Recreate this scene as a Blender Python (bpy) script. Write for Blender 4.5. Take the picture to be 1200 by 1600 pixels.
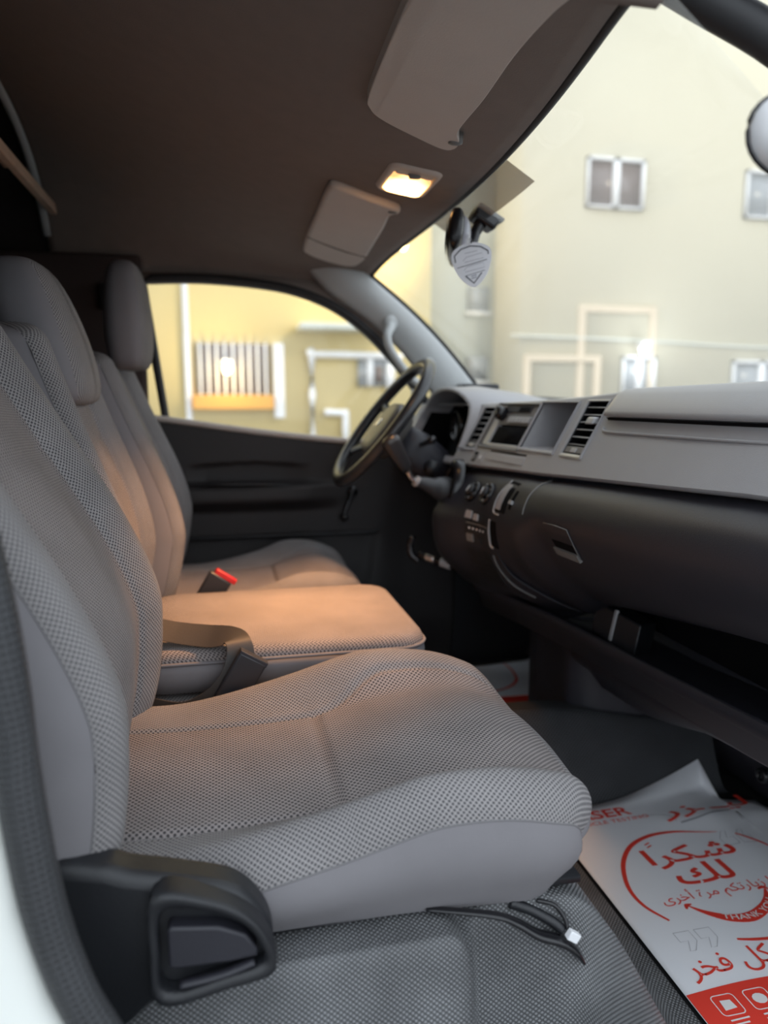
import bpy, bmesh, math, random
import numpy as np
from mathutils import Vector, Matrix, noise
for _o in list(bpy.data.objects): bpy.data.objects.remove(_o)
S = bpy.context.scene
COL = S.collection
R = math.radians
PI = math.pi
random.seed(7)

# ------------------------------------------------------------------ camera
# metres; X = towards the van's nose, Y = across the cab (0 near the open passenger door), Z up from the cab floor
cam_d = bpy.data.cameras.new('camera'); cam = bpy.data.objects.new('camera', cam_d); COL.objects.link(cam)
cam.location = (0.0, -0.75, 0.85)
cam.rotation_euler = (R(90 - 8.6), 0, R(-12.5))
cam_d.sensor_fit = 'VERTICAL'; cam_d.sensor_height = 36.0; cam_d.lens = 36.0 * 1130 / 1600
cam_d.clip_start = 0.02; cam_d.clip_end = 300
cam_d.dof.use_dof = True; cam_d.dof.focus_distance = 0.98; cam_d.dof.aperture_fstop = 2.5
S.camera = cam
# ------------------------------------------------------------------ world and light
W = bpy.data.worlds.new('sky'); S.world = W; W.use_nodes = True
_bg = W.node_tree.nodes['Background']
_bg.inputs['Color'].default_value = (0.84, 0.92, 1.0, 1); _bg.inputs['Strength'].default_value = 1.7
S.view_settings.view_transform = 'Standard'; S.view_settings.look = 'None'
S.view_settings.gamma = 1.0; S.view_settings.use_curve_mapping = False
S.view_settings.exposure = 0.30
S.cycles.use_denoising = True
S.cycles.max_bounces = 10; S.cycles.diffuse_bounces = 5; S.cycles.transparent_max_bounces = 12
S.cycles.sample_clamp_indirect = 6.0

# ------------------------------------------------------------------ materials
MAT = {}
def new_mat(name):
    m = bpy.data.materials.new(name); m.use_nodes = True
    nt = m.node_tree; b = nt.nodes['Principled BSDF']
    MAT[name] = m
    return m, nt, b
def N(nt, t, **kw):
    n = nt.nodes.new(t)
    for k, v in kw.items(): setattr(n, k, v)
    return n
def plain(name, col, rough=0.6, metal=0.0, noise_s=0, noise_amt=0.0, bump_s=0, bump=0.0, spec=0.5, coat=0):
    m, nt, b = new_mat(name)
    b.inputs['Base Color'].default_value = (*col, 1); b.inputs['Roughness'].default_value = rough
    b.inputs['Metallic'].default_value = metal; b.inputs['Specular IOR Level'].default_value = spec
    if coat: b.inputs['Coat Weight'].default_value = coat
    tc = N(nt, 'ShaderNodeTexCoord')
    if noise_s:
        n = N(nt, 'ShaderNodeTexNoise'); n.inputs['Scale'].default_value = noise_s; n.inputs['Detail'].default_value = 4
        nt.links.new(tc.outputs['Object'], n.inputs['Vector'])
        mx = N(nt, 'ShaderNodeMix', data_type='RGBA')
        mx.inputs[6].default_value = (*[c * (1 - noise_amt) for c in col], 1)
        mx.inputs[7].default_value = (*[min(1, c * (1 + noise_amt)) for c in col], 1)
        nt.links.new(n.outputs['Fac'], mx.inputs[0]); nt.links.new(mx.outputs[2], b.inputs['Base Color'])
    if bump_s:
        n2 = N(nt, 'ShaderNodeTexNoise'); n2.inputs['Scale'].default_value = bump_s; n2.inputs['Detail'].default_value = 3
        nt.links.new(tc.outputs['Object'], n2.inputs['Vector'])
        bp = N(nt, 'ShaderNodeBump'); bp.inputs['Strength'].default_value = bump; bp.inputs['Distance'].default_value = 0.002
        nt.links.new(n2.outputs['Fac'], bp.inputs['Height']); nt.links.new(bp.outputs['Normal'], b.inputs['Normal'])
    return m
def dots(name, light, dark, pitch, rough=0.85, coord='UV', bump=0.5, lo=0.16, hi=0.42, invert=False, rot=45, spec=0.3, stain=0.12):
    """woven or moulded dot pattern laid out in metres"""
    m, nt, b = new_mat(name)
    tc = N(nt, 'ShaderNodeTexCoord'); mp = N(nt, 'ShaderNodeMapping')
    mp.inputs['Rotation'].default_value = (0, 0, R(rot)); mp.inputs['Scale'].default_value = (1 / pitch, 1 / pitch, 1 / pitch)
    nt.links.new(tc.outputs[coord], mp.inputs['Vector'])
    v = N(nt, 'ShaderNodeTexVoronoi', voronoi_dimensions='2D', feature='F1'); v.inputs['Scale'].default_value = 1.0
    v.inputs['Randomness'].default_value = 0.0
    nt.links.new(mp.outputs['Vector'], v.inputs['Vector'])
    mr = N(nt, 'ShaderNodeMapRange', interpolation_type='SMOOTHSTEP')
    mr.inputs['From Min'].default_value = lo; mr.inputs['From Max'].default_value = hi
    nt.links.new(v.outputs['Distance'], mr.inputs['Value'])
    nz = N(nt, 'ShaderNodeTexNoise'); nz.inputs['Scale'].default_value = 9; nz.inputs['Detail'].default_value = 5
    nt.links.new(tc.outputs['Object'], nz.inputs['Vector'])
    mx = N(nt, 'ShaderNodeMix', data_type='RGBA')
    mx.inputs[6].default_value = (*(light if invert else dark), 1); mx.inputs[7].default_value = (*(dark if invert else light), 1)
    nt.links.new(mr.outputs['Result'], mx.inputs[0])
    hs = N(nt, 'ShaderNodeHueSaturation')
    ms = N(nt, 'ShaderNodeMapRange'); ms.inputs['From Min'].default_value = 0.3; ms.inputs['From Max'].default_value = 0.7
    ms.inputs['To Min'].default_value = 1 - stain; ms.inputs['To Max'].default_value = 1 + stain
    nt.links.new(nz.outputs['Fac'], ms.inputs['Value']); nt.links.new(ms.outputs['Result'], hs.inputs['Value'])
    nt.links.new(mx.outputs[2], hs.inputs['Color']); nt.links.new(hs.outputs['Color'], b.inputs['Base Color'])
    b.inputs['Roughness'].default_value = rough; b.inputs['Specular IOR Level'].default_value = spec
    bp = N(nt, 'ShaderNodeBump'); bp.inputs['Strength'].default_value = bump; bp.inputs['Distance'].default_value = 0.0015
    bp.invert = invert
    nt.links.new(mr.outputs['Result'], bp.inputs['Height']); nt.links.new(bp.outputs['Normal'], b.inputs['Normal'])
    return m
def glass(name, haze=0.0, haze_col=(0.9, 0.88, 0.8), tint=(1, 1, 1)):
    m, nt, b = new_mat(name)
    out = nt.nodes['Material Output']
    tr = N(nt, 'ShaderNodeBsdfTransparent'); tr.inputs['Color'].default_value = (*tint, 1)
    gl = N(nt, 'ShaderNodeBsdfGlossy'); gl.inputs['Roughness'].default_value = 0.02
    lw = N(nt, 'ShaderNodeLayerWeight'); lw.inputs['Blend'].default_value = 0.5
    pw = N(nt, 'ShaderNodeMath', operation='POWER'); pw.inputs[1].default_value = 5.0
    nt.links.new(lw.outputs['Facing'], pw.inputs[0])
    fr = N(nt, 'ShaderNodeMath', operation='MULTIPLY_ADD'); fr.inputs[1].default_value = 0.6; fr.inputs[2].default_value = 0.03
    nt.links.new(pw.outputs[0], fr.inputs[0])
    m1 = N(nt, 'ShaderNodeMixShader')
    nt.links.new(fr.outputs[0], m1.inputs[0]); nt.links.new(tr.outputs[0], m1.inputs[1]); nt.links.new(gl.outputs[0], m1.inputs[2])
    last = m1
    if haze:
        tl = N(nt, 'ShaderNodeBsdfTranslucent'); tl.inputs['Color'].default_value = (*haze_col, 1)
        m2 = N(nt, 'ShaderNodeMixShader'); m2.inputs[0].default_value = haze
        nt.links.new(m1.outputs[0], m2.inputs[1]); nt.links.new(tl.outputs[0], m2.inputs[2]); last = m2
    nt.links.new(last.outputs[0], out.inputs['Surface']); nt.nodes.remove(b)
    return m
def emit(name, col, st):
    m, nt, b = new_mat(name)
    b.inputs['Base Color'].default_value = (*col, 1); b.inputs['Emission Color'].default_value = (*col, 1)
    b.inputs['Emission Strength'].default_value = st
    return m

FAB_L = (0.285, 0.272, 0.272); FAB_D = (0.085, 0.085, 0.09)
dots('seat_insert', (0.290, 0.262, 0.258), (0.055, 0.052, 0.054), 0.0050, bump=0.4, lo=0.22, hi=0.46)
dots('seat_bolster', FAB_L, (0.078, 0.076, 0.082), 0.0044, bump=0.6, lo=0.2, hi=0.46)
plain('seat_plain', (0.195, 0.187, 0.198), 0.8, noise_s=14, noise_amt=0.10, bump_s=900, bump=0.15, spec=0.3)
plain('seam_thread', (0.17, 0.165, 0.17), 0.9)
plain('black_plastic', (0.011, 0.012, 0.015), 0.42, noise_s=20, noise_amt=0.15, bump_s=700, bump=0.25)
plain('dark_plastic', (0.019, 0.019, 0.026), 0.44, noise_s=12, noise_amt=0.12, bump_s=800, bump=0.3)
plain('satin_black', (0.010, 0.010, 0.012), 0.25)
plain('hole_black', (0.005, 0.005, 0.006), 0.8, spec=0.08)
plain('dash_grey', (0.32, 0.318, 0.33), 0.42, noise_s=10, noise_amt=0.05, bump_s=900, bump=0.2)
plain('bezel_grey', (0.17, 0.165, 0.16), 0.4)
plain('silver_trim', (0.42, 0.42, 0.43), 0.35, metal=0.3)
plain('headliner', (0.225, 0.188, 0.168), 0.95, noise_s=30, noise_amt=0.08, bump_s=500, bump=0.3, spec=0.1)
plain('visor_vinyl', (0.56, 0.50, 0.455), 0.65, noise_s=16, noise_amt=0.05, bump_s=600, bump=0.25)
plain('pillar_trim', (0.46, 0.48, 0.48), 0.5, noise_s=12, noise_amt=0.04, bump_s=700, bump=0.15)
plain('rubber', (0.018, 0.018, 0.02), 0.55)
dots('weatherstrip', (0.05, 0.052, 0.056), (0.028, 0.028, 0.03), 0.006, coord='UV', bump=0.6, rough=0.45, rot=0)
plain('door_trim', (0.020, 0.018, 0.019), 0.6, noise_s=10, noise_amt=0.12, bump_s=700, bump=0.3)
dots('floor_rubber', (0.24, 0.246, 0.255), (0.075, 0.077, 0.08), 0.0046, rough=0.4, bump=0.8, lo=0.22, hi=0.46, invert=True, stain=0.3)
dots('tunnel_rubber', (0.115, 0.122, 0.135), (0.022, 0.023, 0.025), 0.0055, rough=0.5, bump=0.8, lo=0.15, hi=0.42, invert=True, stain=0.2)
plain('floor_carpet', (0.010, 0.010, 0.011), 0.9, noise_s=60, noise_amt=0.3, bump_s=400, bump=0.4)
plain('paint_white', (0.78, 0.80, 0.76), 0.25, coat=0.4)
plain('paint_grey', (0.36, 0.36, 0.40), 0.3)
plain('webbing', (0.038, 0.034, 0.032), 0.6, bump_s=600, bump=0.2)
plain('buckle_black', (0.022, 0.024, 0.03), 0.35)
plain('buckle_red', (0.55, 0.02, 0.025), 0.35)
plain('chrome', (0.75, 0.76, 0.78), 0.15, metal=1.0)
plain('white_plastic', (0.75, 0.76, 0.78), 0.4)
plain('wheel_vinyl', (0.024, 0.025, 0.028), 0.28, bump_s=300, bump=0.1)
plain('hub_vinyl', (0.11, 0.105, 0.10), 0.35, bump_s=600, bump=0.2)
plain('boot_leather', (0.035, 0.036, 0.04), 0.4, bump_s=60, bump=0.8)
plain('wood', (0.62, 0.44, 0.32), 0.7, noise_s=25, noise_amt=0.2)
plain('side_brown', (0.055, 0.038, 0.035), 0.85)
plain('partition_dark', (0.02, 0.016, 0.015), 0.9, noise_s=15, noise_amt=0.2)
plain('paper', (0.86, 0.88, 0.92), 0.6, noise_s=6, noise_amt=0.03, spec=0.3)
plain('print_red', (0.80, 0.055, 0.035), 0.55)
plain('print_grey', (0.36, 0.37, 0.40), 0.6)
plain('print_white', (0.80, 0.78, 0.78), 0.6)
plain('card_white', (0.84, 0.84, 0.88), 0.5)
plain('card_ink', (0.03, 0.032, 0.05), 0.5)
plain('card_grey', (0.33, 0.33, 0.37), 0.5)
plain('mirror_silver', (0.8, 0.82, 0.83), 0.05, metal=1.0)
plain('asphalt', (0.22, 0.21, 0.20), 0.9, noise_s=3, noise_amt=0.2, bump_s=60, bump=0.4)
plain('wall_yellow', (0.90, 0.74, 0.38), 0.9, noise_s=0.7, noise_amt=0.06)
plain('wall_cream', (0.70, 0.66, 0.52), 0.9, noise_s=0.5, noise_amt=0.04)
plain('wall_pale', (0.66, 0.68, 0.62), 0.9, noise_s=0.6, noise_amt=0.05)
plain('moulding_peach', (0.66, 0.56, 0.42), 0.8)
plain('ledge_orange', (0.75, 0.38, 0.08), 0.8)
plain('frame_white', (0.88, 0.89, 0.90), 0.5)
plain('pane_brown', (0.20, 0.16, 0.15), 0.2)
plain('pane_grey', (0.34, 0.36, 0.38), 0.2)
plain('mirror_shell', (0.72, 0.72, 0.73), 0.35)
glass('windscreen_glass', haze=0.10)
glass('side_glass', haze=0.03, haze_col=(0.95, 0.85, 0.5))
def _lens():
    m, nt, b = new_mat('lamp_lens')
    tc = N(nt, 'ShaderNodeTexCoord'); mp = N(nt, 'ShaderNodeMapping'); mp.vector_type = 'POINT'
    mp.inputs['Location'].default_value = (-0.353 / 0.040, -0.665 / 0.062, 0); mp.inputs['Scale'].default_value = (1 / 0.040, 1 / 0.062, 0)
    nt.links.new(tc.outputs['Object'], mp.inputs['Vector'])
    ln = N(nt, 'ShaderNodeVectorMath', operation='LENGTH'); nt.links.new(mp.outputs['Vector'], ln.inputs[0])
    mr = N(nt, 'ShaderNodeMapRange'); mr.inputs['From Min'].default_value = 0.35; mr.inputs['From Max'].default_value = 1.25
    mr.inputs['To Min'].default_value = 14.0; mr.inputs['To Max'].default_value = 1.1
    nt.links.new(ln.outputs['Value'], mr.inputs['Value']); nt.links.new(mr.outputs['Result'], b.inputs['Emission Strength'])
    b.inputs['Base Color'].default_value = (0.8, 0.6, 0.4, 1); b.inputs['Emission Color'].default_value = (1.0, 0.50, 0.17, 1)
_lens()
emit('lamp_warm', (1.0, 0.75, 0.35), 12.0)
emit('lamp_white', (0.95, 0.97, 1.0), 6.0)
# dotted shade band baked into the windscreen: half open, half brown ink
def _film():
    m, nt, b = new_mat('shade_dots')
    out = nt.nodes['Material Output']
    tc = N(nt, 'ShaderNodeTexCoord'); mp = N(nt, 'ShaderNodeMapping'); mp.inputs['Scale'].default_value = (400, 400, 400)
    nt.links.new(tc.outputs['UV'], mp.inputs['Vector'])
    v = N(nt, 'ShaderNodeTexVoronoi', voronoi_dimensions='2D'); v.inputs['Randomness'].default_value = 0; v.inputs['Scale'].default_value = 1
    nt.links.new(mp.outputs['Vector'], v.inputs['Vector'])
    mr = N(nt, 'ShaderNodeMapRange'); mr.inputs['From Min'].default_value = 0.46; mr.inputs['From Max'].default_value = 0.55
    nt.links.new(v.outputs['Distance'], mr.inputs['Value'])
    tr = N(nt, 'ShaderNodeBsdfTransparent'); mx = N(nt, 'ShaderNodeMixShader')
    b.inputs['Base Color'].default_value = (0.26, 0.16, 0.07, 1); b.inputs['Roughness'].default_value = 0.6
    nt.links.new(mr.outputs['Result'], mx.inputs[0]); nt.links.new(b.outputs[0], mx.inputs[1]); nt.links.new(tr.outputs[0], mx.inputs[2])
    nt.links.new(mx.outputs[0], out.inputs['Surface'])
_film()

# ------------------------------------------------------------------ mesh helpers
WLOC = {}
def mk(name, verts, faces, mat, parent=None, smooth=True, uvs=None, midx=None, bevel=0, seg=2, solid=0, autos=None):
    me = bpy.data.meshes.new(name)
    me.from_pydata([tuple(v) for v in verts], [], [tuple(f) for f in faces]); me.update()
    for mm in (mat if isinstance(mat, (list, tuple)) else [mat]): me.materials.append(MAT[mm])
    if midx is not None: me.polygons.foreach_set('material_index', midx)
    if uvs is not None:
        ul = me.uv_layers.new(name='UVMap')
        li = np.zeros(len(me.loops), dtype=np.int32); me.loops.foreach_get('vertex_index', li)
        ul.data.foreach_set('uv', np.asarray(uvs, dtype=np.float32)[li].ravel())
    me.polygons.foreach_set('use_smooth', [smooth] * len(me.polygons))
    bm = bmesh.new(); bm.from_mesh(me); bmesh.ops.recalc_face_normals(bm, faces=bm.faces); bm.to_mesh(me); bm.free()
    o = bpy.data.objects.new(name, me); COL.objects.link(o)
    if solid:
        md = o.modifiers.new('thickness', 'SOLIDIFY'); md.thickness = solid; md.offset = 0
    if bevel:
        md = o.modifiers.new('edge', 'BEVEL'); md.width = bevel; md.segments = seg; md.limit_method = 'ANGLE'; md.angle_limit = R(35)
        md.harden_normals = False
    if smooth and (bevel or autos):
        try: me.set_sharp_from_angle(angle=R(autos or 35))
        except Exception: pass
    if parent is not None:
        o.parent = parent; o.location = -WLOC.get(parent.name, Vector((0, 0, 0)))
    return o
def root(name, loc, label, cat, group=None, kind=None):
    o = bpy.data.objects.new(name, None); COL.objects.link(o); o.location = loc; o.empty_display_size = 0.05
    WLOC[o.name] = Vector(loc); tag(o, label, cat, group, kind); return o
def tag(o, label=None, cat=None, group=None, kind=None):
    if label: o['label'] = label
    if cat: o['category'] = cat
    if group: o['group'] = group
    if kind: o['kind'] = kind
    return o
def grid_faces(nr, nc, cu=False, cv=False):
    f = []
    for i in range(nr - (0 if cu else 1)):
        for j in range(nc - (0 if cv else 1)):
            a = i * nc + j; b = i * nc + (j + 1) % nc
            c = ((i + 1) % nr) * nc + (j + 1) % nc; d = ((i + 1) % nr) * nc + j
            f.append((a, b, c, d))
    return f
def loft(name, rows, mat, parent=None, cu=False, cv=False, caps=False, midf=None, **kw):
    """rows of points -> one surface, UVs in metres along and across"""
    A = np.array(rows, dtype=float); nr, nc, _ = A.shape
    f = grid_faces(nr, nc, cu, cv)
    mi = None
    if midf: mi = [midf(*divmod(k, nc - (0 if cv else 1))) for k in range(len(f))]
    V = A.reshape(-1, 3).tolist()
    du = np.zeros((nr, nc)); du[:, 1:] = np.cumsum(np.linalg.norm(np.diff(A, axis=1), axis=2), axis=1)
    du -= du[:, [nc // 2]]
    dv = np.zeros((nr, nc)); dv[1:, :] = np.cumsum(np.linalg.norm(np.diff(A, axis=0), axis=2), axis=0)
    mid = dv[:, [nc // 2]]
    uv = np.stack([du, np.repeat(mid, nc, axis=1)], axis=2).reshape(-1, 2)
    if caps:
        f.append(tuple(range(nc))); f.append(tuple((nr - 1) * nc + j for j in range(nc)))
        if mi is not None: mi += [0, 0]
    return mk(name, V, f, mat, parent, uvs=uv, midx=mi, **kw)
def box(name, lo, hi, mat, parent=None, bevel=0.003, seg=2, **kw):
    x0, y0, z0 = lo; x1, y1, z1 = hi
    v = [(x0, y0, z0), (x1, y0, z0), (x1, y1, z0), (x0, y1, z0), (x0, y0, z1), (x1, y0, z1), (x1, y1, z1), (x0, y1, z1)]
    f = [(0, 3, 2, 1), (4, 5, 6, 7), (0, 1, 5, 4), (1, 2, 6, 5), (2, 3, 7, 6), (3, 0, 4, 7)]
    return mk(name, v, f, mat, parent, bevel=bevel, seg=seg, **kw)
def obox(name, c, ax, ay, az, mat, parent=None, bevel=0.002, **kw):
    """box from centre and three half-axis vectors"""
    c, ax, ay, az = [Vector(q) for q in (c, ax, ay, az)]
    v = [c + sx * ax + sy * ay + sz * az for sz in (-1, 1) for sx, sy in ((-1, -1), (1, -1), (1, 1), (-1, 1))]
    f = [(0, 3, 2, 1), (4, 5, 6, 7), (0, 1, 5, 4), (1, 2, 6, 5), (2, 3, 7, 6), (3, 0, 4, 7)]
    return mk(name, v, f, mat, parent, bevel=bevel, **kw)
def catmull(pts, n=8, closed=False):
    P = [Vector(p) for p in pts]; out = []
    m = len(P)
    for i in range(m if closed else m - 1):
        if closed: p0, p1, p2, p3 = P[(i - 1) % m], P[i], P[(i + 1) % m], P[(i + 2) % m]
        else: p0, p1, p2, p3 = P[max(i - 1, 0)], P[i], P[i + 1], P[min(i + 2, m - 1)]
        for k in range(n):
            t = k / n
            out.append(0.5 * ((2 * p1) + (p2 - p0) * t + (2 * p0 - 5 * p1 + 4 * p2 - p3) * t * t + (3 * p1 - p0 - 3 * p2 + p3) * t ** 3))
    if not closed: out.append(P[-1])
    return out
def tube(name, pts, r, mat, parent=None, ns=10, n=6, closed=False, flat=1.0, up=(0, 0, 1), smoothpath=True, caps=True, **kw):
    """sweep of a round (or flattened) section; r may be a list along the control points"""
    P = catmull(pts, n, closed) if smoothpath else [Vector(p) for p in pts]
    m = len(P); rr = r if isinstance(r, (list, tuple)) else None
    rows = []; upv = Vector(up)
    for i, p in enumerate(P):
        a = P[(i - 1) % m] if (closed or i > 0) else p; b = P[(i + 1) % m] if (closed or i < m - 1) else p
        t = (b - a).normalized()
        s = t.cross(upv)
        if s.length < 1e-4: s = t.cross(Vector((1, 0, 0)))
        s.normalize(); u = s.cross(t)
        if rr:
            q = i / (m - 1) * (len(rr) - 1); k = min(int(q), len(rr) - 2); rad = rr[k] + (rr[k + 1] - rr[k]) * (q - k)
        else: rad = r
        rows.append([p + (s * math.cos(2 * PI * j / ns) + u * flat * math.sin(2 * PI * j / ns)) * rad for j in range(ns)])
    return loft(name, rows, mat, parent, cu=closed, cv=True, caps=caps and not closed, **kw)
def interp(xs, ys, x): return float(np.interp(x, xs, ys))
def sst(a, b, x):
    t = min(1, max(0, (x - a) / (b - a))); return t * t * (3 - 2 * t)
def plate(name, outline, fz, thick, mat, parent=None, bevel=0.0, **kw):
    """outline in (x, y), lying on the surface z = fz(x, y), with thickness downwards"""
    n = len(outline)
    v = [(x, y, fz(x, y)) for x, y in outline] + [(x, y, fz(x, y) - thick) for x, y in outline]
    f = [tuple(range(n)), tuple(reversed(range(n, 2 * n)))] + [(i, (i + 1) % n, n + (i + 1) % n, n + i) for i in range(n)]
    return mk(name, v, f, mat, parent, bevel=bevel, **kw)
def rrect(x0, x1, y0, y1, r, n=5):
    o = []
    for cx, cy, a in ((x1 - r, y1 - r, 0), (x0 + r, y1 - r, 90), (x0 + r, y0 + r, 180), (x1 - r, y0 + r, 270)):
        for k in range(n + 1):
            t = R(a + 90 * k / n); o.append((cx + r * math.cos(t), cy + r * math.sin(t)))
    return o
def superloft(name, secs, mat, parent=None, e=2.6, n=40, **kw):
    """secs: list of (centre, axis_a, axis_b) -> superelliptic tube closed with caps; used for pads and shells"""
    rows = []
    for c, a, b in secs:
        c, a, b = Vector(c), Vector(a), Vector(b)
        row = []
        for j in range(n):
            t = 2 * PI * j / n; ct, st = math.cos(t), math.sin(t)
            row.append(c + a * math.copysign(abs(ct) ** (2 / e), ct) + b * math.copysign(abs(st) ** (2 / e), st))
        rows.append(row)
    return loft(name, rows, mat, parent, cv=True, caps=True, **kw)
# ------------------------------------------------------------------ the cab shell
def cz(x, y):
    t = max(0.0, (0.47 - x) / 0.89)
    zc = 1.255 + 0.27 * t ** 1.6
    u = min(1.0, abs((y - 0.66) / 0.785))
    return 1.195 + (zc - 1.195) * max(0.0, 1 - u ** (3.8 if y > 0.66 else 3.8 + 12 * sst(0.66, 0.1, y))) ** 0.6
def hx(y): return 0.472 - (0.045 if y > 0.72 else 0.062) * ((y - 0.72) / 0.72) ** 2          # header edge of the roof above the windscreen
rows = []
ys = [0.66 - 0.785 * math.cos(PI * k / 56) for k in range(57)]
for i in range(41):
    s = i / 40
    rows.append([(-0.44 + s * (hx(y) + 0.44), y, cz(-0.44 + s * (hx(y) + 0.44), y)) for y in ys])
ceil = loft('ceiling', rows, 'headliner', solid=0.012)
tag(ceil, 'dark greyish brown fabric headliner over the cab', kind='structure')
# roof skin above the headliner
rows = [[(x, y, cz(x, y) + 0.03) for y in ys] for x in [-1.6 + k * 0.1 for k in range(11)] + [-0.5 + k * 0.12 for k in range(8)] + [hx(0.7)]]
rows = [[(min(p[0], hx(p[1]) + 0.005), p[1], (cz(min(p[0], hx(p[1])), p[1]) if p[0] > -0.44 else cz(-0.44, p[1])) + 0.035) for p in r] for r in rows]
rs = loft('roof_skin', rows, 'partition_dark', solid=0.006); tag(rs, 'dark bare roof above the load space', kind='structure')
# edge roll of the headliner where it ends over the seats, and dark seal at the windscreen
pe = [(-0.44, y, cz(-0.44, y) - 0.008) for y in ys[3:-3:3]]
tag(tube('trim_1', pe, 0.011, 'pillar_trim', ns=8, n=3), 'pale rounded trim along the rear edge of the headliner', kind='structure')
pe = [(hx(y) + 0.008, y, cz(hx(y), y) - 0.001) for y in ys[2:-2:3]]
tag(tube('trim_2', pe, 0.0065, 'rubber', ns=8, n=3), 'thin black rubber seal along the top of the windscreen', kind='structure')

# floor of the footwells
fl = mk('floor', [(-1.6, -0.16, -0.004), (1.16, -0.16, -0.004), (1.16, 1.46, -0.004), (-1.6, 1.46, -0.004)], [(0, 1, 2, 3)], 'floor_carpet', solid=0.006)
tag(fl, 'dark carpeted cab floor', kind='structure')

# engine hump the seats stand on: a moulded rubber cover
def hz(x, y):
    top = 0.294
    z = top
    z *= 1 - sst(0.36, 0.60, x)                              # slope down to the front footwell
    edge = -0.112 + 0.045 * sst(0.235, 0.262, x) * (1 - 0.25 * sst(0.30, 0.36, x))
    side = 1 - sst(edge + 0.012, edge - 0.032, y) * 0.0
    d = sst(edge + 0.018, edge - 0.022, y)
    z = z * (1 - 0.62 * d)
    g = math.exp(-((x - 0.245) / 0.014) ** 2) * sst(0.0, -0.08, y) * 0.030
    z -= g
    lip = math.exp(-((y + 0.20) / 0.016) ** 2)
    z += 0.010 * lip * (1 - sst(0.45, 0.58, x))
    return max(z, 0.0005)
xs_ = list(np.linspace(-0.45, 0.62, 108)); yv = list(np.linspace(-0.24, 0.05, 75)) + list(np.linspace(0.06, 1.44, 40))
rows = [[(x, y, hz(x, y)) for x in xs_] for y in yv]
_V = [p for r in rows for p in r]
_uv = [(x + 0.17 * sst(0.36, 0.60, x), y - max(0.0, 0.294 * (1 - sst(0.36, 0.60, x)) - z) * (1 if y < 0.05 else 0)) for x, y, z in _V]
hp = mk('floor_hump', _V, grid_faces(len(rows), len(rows[0])), 'floor_rubber', uvs=_uv); tag(hp, 'grey moulded rubber cover of the engine hump with raised dots', kind='structure')
# ridge between the two footwells
def tz(x, y):
    a = sst(0.540, 0.630, y) * (1 - sst(0.67, 0.78, y))
    return 0.003 + (0.192 - 0.05 * sst(0.62, 1.0, x)) * a
rows = [[(x, y, tz(x, y)) for x in np.linspace(0.50, 1.06, 45)] for y in np.linspace(0.53, 0.97, 60)]
tn = loft('floor_tunnel', rows, 'tunnel_rubber'); tag(tn, 'black dotted rubber mat over the ridge between the footwells', kind='structure')
# toe board below the dashboard
rows = [[(x, y, z) for y in np.linspace(-0.14, 1.44, 30)] for x, z in ((1.13, -0.003), (1.10, 0.03), (1.06, 0.12), (1.045, 0.25), (1.05, 0.60), (1.06, 0.86))]
tw = loft('wall_front', rows, 'dark_plastic', solid=0.01); tag(tw, 'black toe board under the dashboard', kind='structure')
# small screw plug on the toe board
pl = root('screw_plug', (1.048, 0.425, 0.10), 'round black screw plug on the toe board beside the paper mat', 'plug')
for nm, r0, r1, xx, mt in (('rim', 0.016, 0.0085, 0.0, 'satin_black'), ('cap', 0.0085, 0.0001, 0.004, 'black_plastic')):
    rws = []
    for rr, dx in ((r0, 0.004), (r0 - 0.001, -0.004), ((r0 + r1) / 2, -0.006), (r1, -0.004), (r1, 0.002)):
        rws.append([(1.048 + xx + dx, 0.425 + max(rr, 0.0002) * math.cos(2 * PI * j / 20), 0.10 + max(rr, 0.0002) * math.sin(2 * PI * j / 20)) for j in range(20)])
    loft(nm, rws, mt, pl, cv=True)

# rear partition of the cab
bw = box('wall_rear', (-0.62, -0.03, 0.0), (-0.60, 1.46, 1.56), 'partition_dark', bevel=0); tag(bw, 'dark partition behind the seats', kind='structure')
wp = root('wooden_plank', (-0.41, 1.10, 1.33), 'pale wooden plank fixed across the partition above the headrests', 'plank')
box('board', (-0.425, 0.55, 1.338), (-0.405, 1.385, 1.362), 'wood', wp)
box('batten', (-0.445, 0.55, 1.352), (-0.425, 1.05, 1.378), 'wood', wp)
box('bracket', (-0.60, 0.80, 1.335), (-0.445, 0.84, 1.36), 'wood', wp)
wn_ = box('wall_right', (-1.6, -0.31, 0.0), (-0.30, -0.245, 1.45), 'door_trim', bevel=0.01); tag(wn_, 'unseen body side behind the passenger doorway added to darken the rear seats', kind='structure')  # near body side out of view, added to cut daylight on the rear seats
wn2 = box('wall_cargo', (-1.6, 1.405, 0.0), (-0.625, 1.46, 1.27), 'door_trim', bevel=0.01); tag(wn2, 'far body side behind the cab', kind='structure')
# far side wall behind the driver's door and the near side behind the seat
ws = box('wall_left', (-0.62, 1.405, 0.0), (-0.205, 1.46, 1.25), 'side_brown', bevel=0.01); tag(ws, 'brown black side trim behind the driver door', kind='structure')
box('belt_guide', (-0.315, 1.385, 1.10), (-0.27, 1.404, 1.17), 'black_plastic', ws, bevel=0.006)

# ------------------------------------------------------------------ driver's door on the far side
Yd = 1.42
door = root('door_1', (0.2, Yd, 0.2), 'black driver door with pull handle below the far side window', None, kind='structure')
win = [(-0.194, 1.178), (-0.05, 1.184), (0.106, 1.176), (0.22, 1.158), (0.327, 1.118), (0.42, 1.055), (0.501, 0.975), (0.575, 0.885), (0.635, 0.795), (0.655, 0.745), (0.60, 0.716), (0.372, 0.733), (0.10, 0.764), (-0.148, 0.800)]
wc = catmull([(x, Yd, z) for x, z in win[:10]], 6)
wpoly = [(p.x, p.z) for p in wc] + win[10:]
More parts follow.
